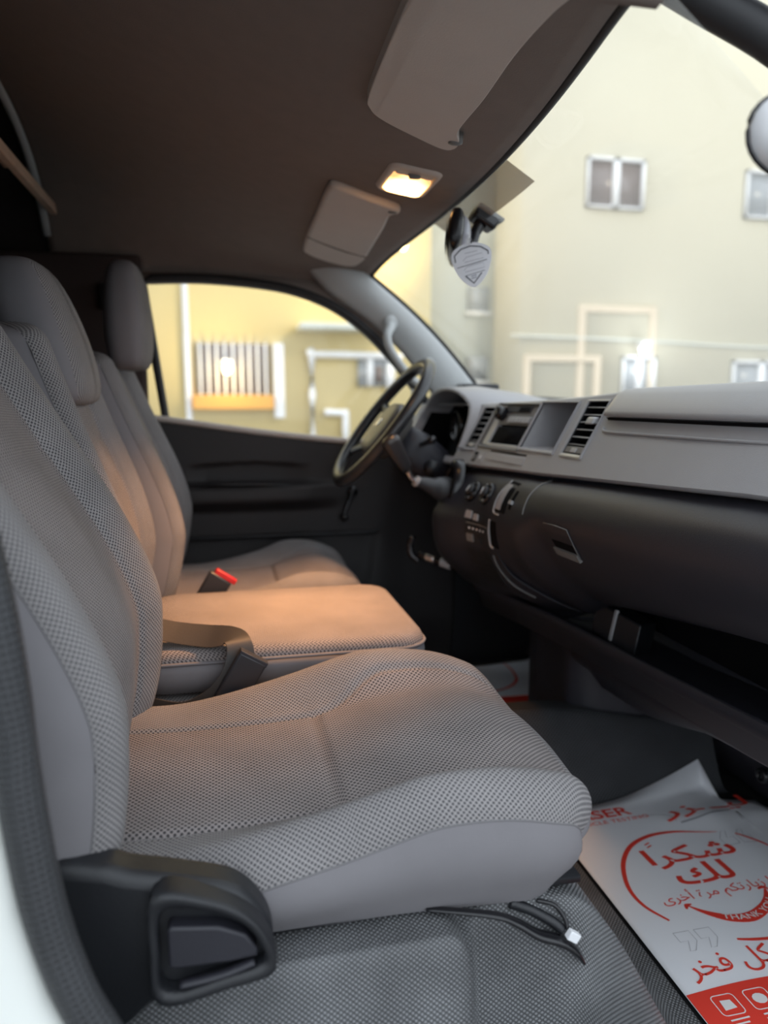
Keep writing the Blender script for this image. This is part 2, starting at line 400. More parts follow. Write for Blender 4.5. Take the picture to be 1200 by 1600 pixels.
# outer frame ring around the glass
def ring(poly, d):
    n = len(poly); out = []
    for i in range(n):
        a = Vector(poly[i - 1]); b = Vector(poly[(i + 1) % n]); t = (b - a).normalized(); nn = Vector((-t.y, t.x))
        out.append((poly[i][0] + nn.x * d, poly[i][1] + nn.y * d))
    return out
area = sum(wpoly[i - 1][0] * wpoly[i][1] - wpoly[i][0] * wpoly[i - 1][1] for i in range(len(wpoly)))
sg = -1 if area > 0 else 1
o1 = ring(wpoly, sg * 0.022)
rws = []
for poly, y in ((wpoly, Yd + 0.03), (wpoly, Yd - 0.004), (ring(wpoly, sg * 0.007), Yd - 0.014), (o1, Yd - 0.012), (o1, Yd + 0.03)):
    rws.append([(x, y, z) for x, z in poly])
loft('window_frame', rws, 'rubber', door, cv=True)
rows = []
wt = [p for p in o1[:52]]
for x in np.linspace(-0.21, 0.50, 40):
    zl_ = float(np.interp(x, [p[0] for p in wt], [p[1] for p in wt]))
    zl_ = min(zl_, 1.2); zu = 1.212 - max(0, x - 0.40) * 0.9
    rows.append([(x, 1.447, zu + 0.02), (x, 1.437, zu), (x, 1.426, zu * .6 + zl_ * .4), (x, 1.413, zl_ + 0.002), (x, 1.412, zl_ - 0.004)])
rr_ = loft('trim_7', rows, 'headliner'); tag(rr_, 'brown roof rail trim above the driver window', kind='structure')
# inner panel: grid with armrest, pull and map pocket relief
def dy(x, z):
    y = 0.0
    arm = sst(0.53, 0.575, z) * (1 - sst(0.605, 0.622, z)) * (1 - sst(0.16, 0.40, x))
    y -= 0.048 * arm
    belly = sst(0.66, 0.50, z) * 0.012
    y -= belly * (1 - sst(0.45, 0.55, x))
    sc = sst(0.60, 0.625, z) * (1 - sst(0.645 + 0.03 * (1 - ((x - 0.06) / 0.2) ** 2), 0.675, z)) * sst(-0.12, -0.05, x) * (1 - sst(0.16, 0.27, x))
    y += 0.016 * sc
    pk = (1 - sst(0.452, 0.462, z)) * (1 - sst(0.43, 0.47, x + (0.46 - z) * 0.2))
    y += 0.012 * pk - 0.022 * (1 - sst(0.28, 0.45, z)) * sst(0.05, 0.2, z)
    return Yd - 0.02 + y
sill_x = [-0.205, -0.148, 0.10, 0.372, 0.60, 0.70]; sill_z = [0.806, 0.800, 0.764, 0.733, 0.716, 0.71]
rows = []
for i in range(90):
    x = -0.205 + 0.905 * i / 89; zt = interp(sill_x, sill_z, x) + 0.004
    rows.append([(x, dy(x, z), z) for z in np.linspace(0.02, zt, 110)])
loft('inner_panel', rows, 'door_trim', door, solid=0.004)
tube('window_sill', [(x, Yd - 0.022, z + 0.002) for x, z in zip(sill_x, sill_z)], 0.009, 'visor_vinyl', door, ns=8, n=3)
tube('pull_handle', [(-0.10, 1.372, 0.612), (-0.02, 1.358, 0.618), (0.10, 1.358, 0.616), (0.22, 1.375, 0.606), (0.30, 1.40, 0.59)], [0.006, 0.009, 0.008, 0.006, 0.003], 'satin_black', door, flat=0.55)
tube('pocket_edge', [(-0.20, 1.383, 0.461), (0.1, 1.383, 0.459), (0.40, 1.384, 0.459), (0.455, 1.388, 0.468), (0.475, 1.392, 0.50), (0.468, 1.396, 0.55)], 0.0045, 'black_plastic', door, ns=8)
wk = root('window_crank', (0.375, 1.37, 0.56), 'black window winder handle on the driver door below the steering wheel', 'crank')
superloft('hub', [((0.375, 1.399, 0.585), (0.018, 0, 0), (0, 0, 0.018)), ((0.375, 1.375, 0.585), (0.016, 0, 0), (0, 0, 0.016))], 'satin_black', wk, e=2, n=20)
tube('arm', [(0.375, 1.378, 0.585), (0.360, 1.372, 0.55), (0.345, 1.37, 0.515)], 0.007, 'satin_black', wk)
superloft('knob', [((0.345, 1.372, 0.512), (0.012, 0, 0), (0, 0, 0.012)), ((0.345, 1.34, 0.512), (0.010, 0, 0), (0, 0, 0.010))], 'satin_black', wk, e=2, n=16)
tube('quarter_divider', [(0.575, Yd, 0.89), (0.568, Yd, 0.80), (0.555, Yd, 0.715)], 0.009, 'pillar_trim', door, ns=8)
gw = mk('window_2', [(x, Yd + 0.012, z) for x, z in wpoly], [tuple(range(len(wpoly)))], 'side_glass', smooth=False)
tag(gw, 'glass of the driver door window', kind='structure')

# ------------------------------------------------------------------ windscreen, pillars
def wsp(u, y):
    """u = 0 at the header, 1 at the base"""
    q = ((y - 0.70) / 0.72) ** 2
    x0, z0 = hx(y) + 0.004, cz(hx(y), y) + 0.004
    x1, z1 = 1.075 - 0.20 * q, 0.835
    x = x0 + (x1 - x0) * u; z = z0 + (z1 - z0) * u
    b = math.sin(PI * u) * 0.02
    return Vector((x + b * 0.7, y, z + b * 0.8))
rows = [[wsp(u, y) for y in np.linspace(-0.09, 1.40, 33)] for u in np.linspace(0, 1, 21)]
wsg = loft('window_1', rows, 'windscreen_glass'); tag(wsg, 'large sloping windscreen', kind='structure')
# dotted shade patch behind the mirror
rows = [[wsp(u, y) + Vector((-0.0022, 0, -0.0022)) for y in np.linspace(0.455, 0.90, 14)] for u in np.linspace(0.0, 0.100, 5)]
tag(loft('shade_patch', rows, 'shade_dots', wsg), 'brown dotted shade patch printed on the windscreen behind the mirror')
def pillar(name, label, Yo, sgn):
    """Yo = inner face of the pillar, sgn = +1 on the far side, -1 near"""
    rows = []
    for k in range(29):
        u = -0.30 + 1.30 * k / 28
        top = Vector((0.425 + 0.335 * u, Yo, 1.212 - 0.318 * u)) + Vector((1, 0, 1)) * 0.012 * math.sin(PI * max(0, u))
        low = Vector((0.315 + 0.335 * u, Yo + sgn * 0.022, 1.165 - 0.345 * u)) + Vector((1, 0, 1)) * 0.030 * math.sin(PI * max(0, min(1, u * 0.9)))
        d = low - top
        row = []
        for a in (0.0, 0.03, 0.12, 0.3, 0.5, 0.7, 0.88, 0.97, 1.0):
            p = top + d * a; bulge = 0.026 * math.sin(PI * (0.08 + 0.86 * a)) if 0 < a < 1 else 0.0
            row.append(p - Vector((0, sgn * bulge, 0)))
        row = [row[0] + Vector((0.012, sgn * 0.03, 0.012))] + row + [row[-1] + Vector((0, sgn * 0.02, 0))]
        rows.append(row)
    o = loft(name, rows, 'pillar_trim'); tag(o, label, kind='structure'); return o
pf = pillar('trim_3', 'light grey trimmed front pillar beside the driver window', 1.378, 1)
tube('pillar_seal', [(0.425 + 0.335 * u + 0.012 * math.sin(PI * u) + 0.008, 1.384, 1.212 - 0.318 * u + 0.012 * math.sin(PI * u) + 0.004) for u in np.linspace(0, 1, 9)], 0.005, 'rubber', pf, ns=8, n=3)
box('speaker_grille', (0.690, 1.28, 0.862), (0.80, 1.375, 0.905), 'black_plastic', pf, bevel=0.008)
# near pillar: seal and painted metal of the open passenger doorway
npl = root('trim_4', (0.6, -0.03, 1.2), 'dark seal and grey painted metal of the near front pillar', None, kind='structure')
tube('seal', [(0.40, 0.0, 1.315), (0.50, -0.015, 1.268), (0.60, -0.055, 1.195), (0.72, -0.10, 1.06), (0.84, -0.13, 0.90), (0.87, -0.14, 0.55), (0.85, -0.15, 0.1)], 0.021, 'rubber', npl, ns=12)
tube('painted_edge', [(0.42, -0.035, 1.36), (0.525, -0.05, 1.312), (0.64, -0.09, 1.235), (0.76, -0.135, 1.10), (0.88, -0.165, 0.92), (0.91, -0.175, 0.55), (0.89, -0.185, 0.1)], 0.026, 'paint_grey', npl, ns=12)

# near rear pillar with ribbed weatherstrip, painted body edge
bp_ = root('trim_5', (-0.17, -0.22, 0.0), 'white painted door pillar with black ribbed weatherstrip beside the near seat', None, kind='structure')
tube('weatherstrip', [(-0.215, -0.17, 1.30), (-0.205, -0.18, 1.15), (-0.195, -0.19, 1.00), (-0.182, -0.195, 0.82), (-0.163, -0.20, 0.68), (-0.157, -0.20, 0.57), (-0.147, -0.20, 0.47), (-0.130, -0.20, 0.395), (-0.108, -0.20, 0.34), (-0.075, -0.20, 0.27), (-0.02, -0.205, 0.215)], 0.0165, 'weatherstrip', bp_, ns=14, n=8)
rows = []
for px, pz in ((-0.23, 1.36), (-0.222, 1.20), (-0.21, 1.00), (-0.196, 0.82), (-0.176, 0.68), (-0.170, 0.57), (-0.160, 0.47), (-0.144, 0.395), (-0.122, 0.34), (-0.09, 0.265), (-0.04, 0.20), (0.02, 0.15)):
    rows.append([(px, -0.195, pz), (px - 0.006, -0.212, pz - 0.003), (px - 0.02, -0.225, pz - 0.008), (px - 0.09, -0.235, pz - 0.03), (px - 0.22, -0.24, pz - 0.06), (px - 0.5, -0.24, pz - 0.1)])
loft('painted_panel', rows, 'paint_white', bp_)
# door sill strip at the bottom of the doorway
ss_ = root('trim_6', (0.3, -0.22, 0.05), 'black scuff strip along the passenger door sill', None, kind='structure')
rows = []
for x, y, z in [(p.x, p.y, p.z) for p in catmull([(0.02, -0.26, 0.115), (0.20, -0.25, 0.125), (0.34, -0.235, 0.135), (0.44, -0.215, 0.125), (0.54, -0.19, 0.085), (0.62, -0.17, 0.03), (0.80, -0.17, 0.01)], 6)]:
    rows.append([(x, y + 0.018, z - 0.02), (x, y + 0.014, z - 0.003), (x, y, z), (x, y - 0.04, z - 0.006), (x, y - 0.07, z - 0.03), (x, y - 0.075, z - 0.12)])
loft('scuff_plate', rows, 'black_plastic', ss_)

kp = mk('wall_kick', [(0.66, 1.425, 0.0), (1.16, 1.425, 0.0), (1.16, 1.425, 0.86), (0.80, 1.425, 0.88), (0.66, 1.425, 0.74)], [(0, 1, 2, 3, 4)], 'black_plastic', smooth=False, solid=0.01)
tag(kp, 'black kick panel at the far end of the driver footwell', kind='structure')

# unseen roof side over the doorway, added to keep high sky off the cab
rows = []
for x in np.linspace(-1.6, 0.36, 30):
    rows.append([(x, -0.05, cz(max(x, -0.44), -0.05) + 0.035), (x, -0.12, cz(max(x, -0.44), -0.10) + 0.02), (x, -0.17, 1.25), (x, -0.205, 1.205), (x, -0.21, 1.185), (x, -0.19, 1.182), (x, -0.15, 1.20), (x, -0.124, 1.20)])
rsd = loft('trim_8', rows, 'paint_white'); tag(rsd, 'unseen white roof side added over the passenger doorway to block high sky', kind='structure')
# ------------------------------------------------------------------ seats
def cushion(rt, Yc, w, x1, zi, crown, pre_len=0.17, mats=('seat_insert', 'seat_bolster'), zb=0.30, valance='seat_plain', tseam=0.115):
    """sculpted cushion: lofted top with bolsters, seam grooves, and a plain valance below the seam"""
    L = x1
    path = [(-pre_len, zi), (-0.05, zi - 0.006), (0.25 * L, zi - 0.002), (0.50 * L, zi + 0.016), (0.68 * L, zi + 0.025), (0.80 * L, zi + 0.020), (0.91 * L, zi + 0.000), (0.98 * L, zi - 0.026), (L, zi - 0.044)]
    P = catmull([(x, 0, z) for x, z in path], 16); n = len(P); M = 121
    rows = []; ins = []
    r = 0.046
    for i, p in enumerate(P):
        t = (P[min(i + 1, n - 1)] - P[max(i - 1, 0)]).normalized(); nv = Vector((-t.z, 0, t.x))
        fr = sst(0.72 * L, L, p.x)
        dq = min(1.0, max(0.0, (p.x - (L - 0.12)) / 0.12)); ws = w - 0.085 * (1 - math.sqrt(max(0.0, 1 - dq * dq * 0.96)))
        bol = crown * (1 - 0.55 * sst(0.45 * L, 0.85 * L, p.x)) * (1 - 0.9 * sst(0.85 * L, L, p.x)) * sst(-0.12, 0.20, p.x)
        row = []; ir = []
        for j in range(M):
            q = -1 + 2 * j / (M - 1); a = abs(q); s = math.copysign(1, q)
            if a <= 0.82: y = a / 0.82 * (ws - r); h = 0.0; down = 0.0; out = 0.0
            else:
                th = (a - 0.82) / 0.18 * R(84); y = ws - r + r * math.sin(th); h = -r * (1 - math.cos(th))
            yy = y / ws
            h += bol * (sst(0.62, 0.86, yy) * 0.85 if s < 0 else sst(0.42, 0.80, yy)) + 0.004 * math.exp(-((yy - 0.3) / 0.3) ** 2) * 0
            sy = (0.66 + 0.05 * sst(tseam, tseam + 0.12, p.x)) if s < 0 else (0.44 + 0.20 * sst(tseam, tseam + 0.12, p.x))
            g = math.exp(-((yy - sy) * ws / 0.0045) ** 2) * (1 - sst(0.86 * L, 0.97 * L, p.x))
            if yy < sy:
                g = max(g, math.exp(-((p.x - tseam) / 0.005) ** 2))
            inside = yy < sy and p.x < 0.93 * L
            h -= 0.0065 * g
            h += 0.006 * math.exp(-((yy) / 0.5) ** 2) * (1 if p.x < tseam else 1.3)
            row.append(Vector((p.x, Yc + s * y, p.z)) + nv * h); ir.append(inside)
        rows.append(row); ins.append(ir)
    cu = loft('cushion', rows, list(mats), rt, midf=lambda i, j: 0 if ins[i][j] and ins[i][j + 1] else 1)
    # valance around the near side, the front and the far side
    B = [rw[0] for rw in rows] + rows[-1][1:-1] + [rw[-1] for rw in reversed(rows)]
    m = len(B); V = []
    for k in range(8):
        u = k / 7; rr = []
        for i, p in enumerate(B):
            a = B[max(0, i - 3)]; b = B[min(m - 1, i + 3)]; t = Vector((b.x - a.x, b.y - a.y, 0)).normalized(); o = Vector((t.y, -t.x, 0))
            zz = p.z + (zb - 0.012 * sst(0.3 * L, L, p.x) - p.z) * u
            rr.append(Vector((p.x, p.y, zz)) + o * (0.006 * math.sin(PI * min(1, u * 1.25)) - (0.030 + 0.028 * sst(0.80 * L, 0.97 * L, p.x)) * u ** 2.2))
        V.append(rr)
    va = loft('valance', V, valance, rt)
    cord = [p + Vector((0, 0, 0)) for p in B[::3]]
    tube('seam_cord', cord, 0.0011, 'seam_thread', cu, ns=6, n=2)
    mk('base_pan', [(-pre_len, Yc - w * .9, zb + 0.006), (x1 * 0.9, Yc - w * .85, zb + 0.006), (x1 * 0.9, Yc + w * .85, zb + 0.006), (-pre_len, Yc + w * .9, zb + 0.006)], [(0, 1, 2, 3)], 'black_plastic', rt, solid=0.008)
    return cu

ZB = [0.345, 0.385, 0.44, 0.52, 0.585, 0.685, 0.831, 0.96, 1.02, 1.075]
XB = [-0.142, -0.122, -0.106, -0.098, -0.103, -0.143, -0.223, -0.290, -0.322, -0.355]
def backrest(rt, Yc, w, top, dx=0.0, tilt=0.0, taper=0.12, mats=('seat_insert', 'seat_bolster'), bot=0.36, seam_z=None, bol=0.030, dep=0.10, plainm='seat_plain'):
    n = 80; M = 121; rows = []; ins = []; r = 0.032
    zs = np.linspace(bot, top, n)
    cen = []
    zz = np.array(ZB); xx = np.array(XB)
    fine = catmull([(x, 0, z) for x, z in zip(XB, ZB)], 10)
    fz = [p.z for p in fine]; fx_ = [p.x for p in fine]
    for z in zs: cen.append(Vector((interp(fz, fx_, z) + dx + tilt * (z - 0.45), 0, z)))
    for i, p in enumerate(cen):
        t = (cen[min(i + 1, n - 1)] - cen[max(i - 1, 0)]).normalized(); nv = Vector((t.z, 0, -t.x))
        q0 = i / (n - 1)
        ws = w * (1 - taper * sst(0.45, 1.0, q0)) * (1 - 0.30 * sst(0.90, 1.0, q0) ** 2)
        cap = 0.075 * max(0.0, (q0 - 0.90) / 0.10) ** 2.5
        row = []; ir = []
        for j in range(M):
            q = -1 + 2 * j / (M - 1); a = abs(q); s = math.copysign(1, q)
            if a <= 0.80: y = a / 0.80 * (ws - r); h = 0.0
            else:
                th = (a - 0.80) / 0.20 * R(75); y = ws - r + r * math.sin(th); h = -r * (1 - math.cos(th))
            yy = y / ws
            h += -bol + bol * sst(0.52, 0.82, yy)
            sy = 0.60
            g = math.exp(-((yy - sy) * ws / 0.0045) ** 2)
            if seam_z and yy < sy: g = max(g, math.exp(-((p.z - seam_z) / 0.005) ** 2))
            h -= 0.006 * g
            h += 0.010 * math.exp(-(yy / 0.45) ** 2) - cap
            row.append(Vector((p.x, Yc + s * y, p.z)) + nv * h); ir.append(yy < sy)
        rows.append(row); ins.append(ir)
    br = loft('backrest', rows, list(mats), rt, midf=lambda i, j: 0 if ins[i][j] and ins[i][j + 1] else 1)
    # plain side and rear shell
    S1 = []
    for i, rw in enumerate(rows):
        p = rw[0]; q = rw[-1]; dd = dep * (1 - 0.25 * i / n)
        mid = (p + q) / 2
        S1.append([p, p + Vector((-0.012, -0.007, 0)), p + Vector((-dd * 0.5, -0.016, -0.004)), p + Vector((-dd * 0.9, -0.012, -0.006)), p + Vector((-dd - 0.012, 0.012, -0.008)),
                   Vector((mid.x - dd - 0.02, mid.y, p.z)), q + Vector((-dd - 0.012, -0.012, -0.008)), q + Vector((-dd * 0.9, 0.004, -0.006)), q + Vector((-dd * 0.5, 0.010, -0.004)), q + Vector((-0.012, 0.007, 0)), q])
    sh = loft('side_panel', S1, plainm, rt)
    # top closing strip and lower hem
    tp = [[v for v in rows[-1]], [v + Vector((-0.03, 0, 0.004)) for v in rows[-1]], [Vector((S1[-1][5].x, v.y, S1[-1][5].z)) for v in rows[-1]]]
    loft('top_closing', tp, mats[1], br)
    for e_ in (0, -1):
        tube('seam_cord', [rw[e_] for rw in rows[::4]], 0.0011, 'seam_thread', br, ns=6, n=2)
    hem = [[v for v in S1[0]], [v + Vector((0.0, 0, -0.012)) for v in S1[0]]]
    loft('hem', hem, 'black_plastic', sh)
    return br
def headrest(rt, cx, Yc, z0, z1, hw, d, tilt=-0.25, lean=0.0, mat='seat_bolster'):
    secs = []
    for k in range(17):
        a = -PI / 2 + PI * k / 16; s = math.sin(a); c = max(0.03, math.cos(a))
        z = (z0 + z1) / 2 + (z1 - z0) / 2 * s
        secs.append(((cx + tilt * (z - z0) , Yc, z), (d * c ** 0.42 * (1 - 0.10 * s), 0, 0), (0, hw * c ** 0.32 * (1 - 0.08 * s), 0)))
    h = superloft('headrest', secs, [mat, 'seat_plain'], rt, e=2.9, n=48, midf=lambda i, j: 1 if abs(math.sin(2 * PI * (j + 0.5) / 48)) > 0.80 or math.cos(2 * PI * (j + 0.5) / 48) < -0.3 else 0)
    return h

# near passenger seat
ps = root('passenger_seat', (0.1, 0.14, 0.29), 'near grey passenger seat with dotted fabric and black recliner cover', 'seat', 'front seats')
cushion(ps, 0.14, 0.228, 0.430, 0.402, 0.046, zb=0.300)
backrest(ps, 0.14, 0.245, 1.06, seam_z=0.80)
headrest(ps, -0.355, 0.14, 1.05, 1.27, 0.12, 0.05)
# recliner cover: black moulding on the near side with a recessed handle
def poly_prism(name, pts, y0, y1, mat, parent, bevel=0.004, **kw):
    n = len(pts)
    v = [(x, y0, z) for x, z in pts] + [(x, y1, z) for x, z in pts]
    f = [tuple(range(n)), tuple(reversed(range(n, 2 * n)))] + [(i, (i + 1) % n, n + (i + 1) % n, n + i) for i in range(n)]
    return mk(name, v, f, mat, parent, bevel=bevel, **kw)
def smooth_poly(pts, n=5): return [(p.x, p.z) for p in catmull([(x, 0, z) for x, z in pts], n, closed=True)]
KQ = 0.895
def kq(pts): return [(x * KQ, 0.85 - (0.85 - z) * KQ) for x, z in pts]
cv_pts = smooth_poly(kq([(-0.19, 0.395), (-0.135, 0.396), (-0.105, 0.385), (-0.065, 0.374), (-0.002, 0.352), (0.028, 0.315), (0.036, 0.280), (0.030, 0.254), (-0.02, 0.248), (-0.08, 0.240), (-0.13, 0.205), (-0.21, 0.19), (-0.225, 0.30)]))
rc = poly_prism('recliner_cover', cv_pts, -0.128, -0.085, 'black_plastic', ps, bevel=0.012, seg=4)
# raised frame around the handle pocket
fo = smooth_poly(kq([(-0.082, 0.372), (-0.03, 0.361), (0.010, 0.336), (0.032, 0.300), (0.034, 0.268), (-0.01, 0.258), (-0.080, 0.252), (-0.088, 0.31)]))
fi = smooth_poly(kq([(-0.073, 0.352), (-0.03, 0.346), (0.004, 0.326), (0.021, 0.298), (0.021, 0.279), (-0.015, 0.272), (-0.073, 0.264), (-0.078, 0.308)]))
rws = [[(x, -0.120, z) for x, z in fo], [(x, -0.140, z) for x, z in fo], [(x * .93 + y_ * .07, -0.146, z * .93 + z_ * .07) for (x, z), (y_, z_) in zip(fo, fi)], [(x * .75 + y_ * .25, -0.148, z * .75 + z_ * .25) for (x, z), (y_, z_) in zip(fo, fi)], [(x * .15 + y_ * .85, -0.145, z * .15 + z_ * .85) for (x, z), (y_, z_) in zip(fo, fi)], [(x, -0.141, z) for x, z in fi], [(x, -0.129, z) for x, z in fi]]
loft('handle_frame', rws, 'black_plastic', rc, cv=True)
hpts = kq([(-0.070, 0.332), (-0.066, 0.335), (-0.02, 0.328), (0.006, 0.315), (0.017, 0.298), (0.018, 0.289), (-0.01, 0.287), (-0.066, 0.289), (-0.070, 0.292)])
poly_prism('recliner_handle', hpts, -0.144, -0.126, 'dark_plastic', rc, bevel=0.003)
tube('finger_lip', [(x, -0.143, z) for x, z in kq([(-0.06, 0.270), (-0.02, 0.274), (0.014, 0.283)])], 0.005, 'dark_plastic', rc, flat=0.6)
# seat slide lever and wiring under the front of the near cushion
lv = root('seat_slide_lever', (0.36, -0.04, 0.25), 'black bent lever poking out under the front of the near cushion', 'lever')
tube('bar', [(0.20, -0.06, 0.303), (0.268, -0.078, 0.298), (0.296, -0.080, 0.286), (0.322, -0.082, 0.268), (0.348, -0.082, 0.256), (0.368, -0.082, 0.240), (0.380, -0.082, 0.222)], [0.004, 0.006, 0.008, 0.0095, 0.010, 0.009, 0.004], 'satin_black', lv, flat=0.5)
tube('strap', [(0.30, -0.055, 0.290), (0.325, -0.06, 0.280), (0.346, -0.07, 0.270), (0.356, -0.075, 0.262)], 0.006, 'black_plastic', lv)
tube('wire', [(0.330, -0.06, 0.292), (0.348, -0.068, 0.289), (0.358, -0.075, 0.276), (0.360, -0.08, 0.264)], 0.0025, 'satin_black', lv, ns=6)
obox('plug', (0.363, -0.086, 0.262), (0.0058, 0, -0.004), (0, 0.004, 0), (0.003, 0, 0.0045), 'white_plastic', lv, bevel=0.001)

# middle seat: flat padded cushion, narrow backrest, headrest
ms = root('middle_seat', (0.1, 0.62, 0.29), 'narrow middle seat with flat cushion between the other two seats', 'seat', 'front seats')
YM0, YM1 = 0.425, 0.815
def pad(name, x0, x1, y0, y1, z0, z1, mat, parent, r=0.06, dome=0.006, side='seat_plain'):
    o = rrect(x0, x1, y0, y1, r, 8); n = len(o); cx, cy = (x0 + x1) / 2, (y0 + y1) / 2
    def sc(k, z):
        return [(cx + (x - cx) * k[0], cy + (y - cy) * k[1], z) for x, y in o]
    hx_, hy_ = (x1 - x0) / 2, (y1 - y0) / 2
    def K(d): return ((hx_ - d) / hx_, (hy_ - d) / hy_)
    rws = [sc(K(0), z1 - 0.022), sc(K(0.001), z1 - 0.014), sc(K(0.005), z1 - 0.006), sc(K(0.012), z1 - 0.001), sc(K(0.022), z1 + 0.001)]
    for q in (0.8, 0.6, 0.4, 0.2, 0.02): rws.append(sc((q * K(0.022)[0], q * K(0.022)[1]), z1 + 0.001 + dome * (1 - q * q)))
    A = np.array(rws); V = A.reshape(-1, 3)
    uv = V[:, :2].copy(); uv[:n, 1] -= 0.0
    for i in range(5):
        d = (z1 + 0.001 - A[i, 0, 2]); dirv = V[i * n:(i + 1) * n, :2] - np.array([cx, cy]); dirv /= np.linalg.norm(dirv, axis=1)[:, None]
        uv[i * n:(i + 1) * n] += dirv * d
    f = grid_faces(len(rws), n, False, True) + [tuple((len(rws) - 1) * n + j for j in range(n))]
    p = mk(name, V.tolist(), f, mat, parent, uvs=uv)
    sd = [sc(K(0), z1 - 0.022), sc(K(-0.002), (z0 + z1) / 2), sc(K(0.004), z0 + 0.004), sc(K(0.02), z0)]
    loft('side_band', sd, side, p, cv=True, caps=True)
    tube('piping', [Vector(q) for q in sc(K(-0.001), z1 - 0.021)], 0.003, 'seat_plain', p, ns=6, n=1, closed=True)
    return p
pad('cushion', -0.16, 0.345, YM0, YM1, 0.372, 0.448, 'seat_insert', ms, r=0.055)
pad('lower_pad', -0.16, 0.30, YM0 + 0.01, YM1 - 0.01, 0.335, 0.366, 'seat_bolster', ms, r=0.05, dome=0)
box('base_box', (-0.15, YM0 + 0.015, 0.285), (0.28, YM1 - 0.015, 0.336), 'floor_carpet', ms, bevel=0.01)
backrest(ms, 0.635, 0.195, 1.005, dx=-0.066, tilt=0.18, seam_z=0.79, taper=0.06, bol=0.026)
headrest(ms, -0.262, 0.625, 0.845, 1.085, 0.125, 0.062, tilt=-0.26)

# driver seat
ds = root('driver_seat', (0.1, 1.08, 0.29), 'far driver seat with tall headrest beside the driver door', 'seat', 'front seats')
cushion(ds, 1.085, 0.230, 0.335, 0.412, 0.040, zb=0.31)
backrest(ds, 1.085, 0.235, 0.99, tilt=0.12, dx=-0.004, seam_z=0.76)
headrest(ds, -0.205, 1.085, 0.925, 1.168, 0.125, 0.050, tilt=-0.02)

# ------------------------------------------------------------------ seat belts
def strap(name, pts, wid, mat, parent, n=10, th=0.0014):
    """pts: (centre, width direction)"""
    C_ = catmull([p for p, d in pts], n); D_ = catmull([d for p, d in pts], n)
    rows = []
    for i, (c, d) in enumerate(zip(C_, D_)):
        t = (C_[min(i + 1, len(C_) - 1)] - C_[max(i - 1, 0)]).normalized(); d = (d - t * d.dot(t)).normalized(); nn = t.cross(d) * th / 2
        rows.append([c - d * wid / 2 - nn, c + d * wid / 2 - nn, c + d * wid / 2 + nn, c - d * wid / 2 + nn])
    return loft(name, rows, mat, parent, cv=True, caps=True, autos=40)
sb = root('seat_belt', (0.0, 0.42, 0.37), 'black lap belt with buckle lying over the edge of the middle cushion', 'seat belt')
strap('webbing', [((-0.135, 0.470, 0.482), (-0.15, 0.8, 0.50)), ((-0.085, 0.462, 0.470), (-0.15, 0.8, 0.50)), ((-0.035, 0.448, 0.465), (-0.05, 0.8, 0.50)), ((0.0, 0.428, 0.468), (0.35, 0.75, 0.35)),
                  ((0.014, 0.408, 0.464), (0.8, 0.5, 0.0)), ((0.016, 0.397, 0.440), (0.9, 0.2, -0.1)), ((0.006, 0.392, 0.412), (0.9, 0.1, -0.30)), ((-0.014, 0.390, 0.386), (0.8, 0.1, -0.50)), ((-0.045, 0.388, 0.365), (0.55, 0.1, -0.75)), ((-0.08, 0.386, 0.357), (0.15, 0.1, -0.9)), ((-0.125, 0.386, 0.368), (-0.2, 0.1, -0.9))], 0.046, 'webbing', sb)
bk = obox('buckle', (0.013, 0.388, 0.405), (0.021, 0, -0.013), (0, 0.010, 0), (0.024, 0, 0.040), 'buckle_black', sb, bevel=0.004)
obox('buckle_lip', (0.0365, 0.388, 0.4435), (0.021, 0, -0.013), (0, 0.0095, 0), (0.002, 0, 0.0033), 'dark_plastic', bk, bevel=0.001)
superloft('rivet', [((-0.004, 0.379, 0.388), (0.004, 0, 0), (0, 0, 0.004)), ((-0.004, 0.3765, 0.388), (0.003, 0, 0), (0, 0, 0.003))], 'satin_black', bk, e=2, n=12)
rb = root('seat_belt_buckle', (-0.02, 0.825, 0.40), 'black belt buckle with red button beside the driver seat', 'buckle')
obox('body', (-0.032, 0.832, 0.445), (0.022, 0, -0.016), (0, 0.010, 0), (0.018, 0, 0.030), 'buckle_black', rb, bevel=0.004)
obox('release_button', (-0.004, 0.832, 0.474), (0.021, 0, -0.0145), (0, 0.008, 0), (0.0035, 0, 0.005), 'buckle_red', rb, bevel=0.002)
# ------------------------------------------------------------------ dashboard
db = root('dashboard', (0.75, 0.65, 0.40), 'grey over black dashboard across the cab under the windscreen', 'dashboard')
FY = [-0.12, 0.0, 0.1, 0.42, 0.55, 0.7, 0.9, 1.0, 1.30, 1.40]; FX = [0.62, 0.615, 0.615, 0.625, 0.625, 0.618, 0.60, 0.58, 0.545, 0.54]
def fx(Y): return interp(FY, FX, Y)
def F(Y, z, d=0.0):
    """point on the sloping grey face; d = depth into the dash"""
    s = 0.55; n = 1 / math.sqrt(1 + s * s)
    return Vector((fx(Y) + s * (z - 0.75) + d * n, Y, z - d * s * n * 0.0 + d * 0.0))
def zb_(Y): return interp([-0.12, 0, 0.3, 0.57, 1.0, 1.4], [0.744, 0.742, 0.727, 0.714, 0.702, 0.695], Y)
def zt_(Y): return interp([-0.12, 0.0, 0.42, 0.56, 0.72, 0.95, 1.4], [0.873, 0.873, 0.869, 0.861, 0.855, 0.848, 0.846], Y)
holes = {'vent_near': (0.445, 0.518, 0.756, 0.852), 'cubby': (0.558, 0.704, 0.756, 0.850), 'radio': (0.712, 0.898, 0.752, 0.846), 'vent_far': (0.912, 0.958, 0.742, 0.838), 'cluster': (0.985, 1.275, 0.716, 0.846)}
yl = sorted(set([round(v, 4) for h in holes.values() for v in h[:2]] + [round(-0.12 + k * 0.04, 4) for k in range(39)]))
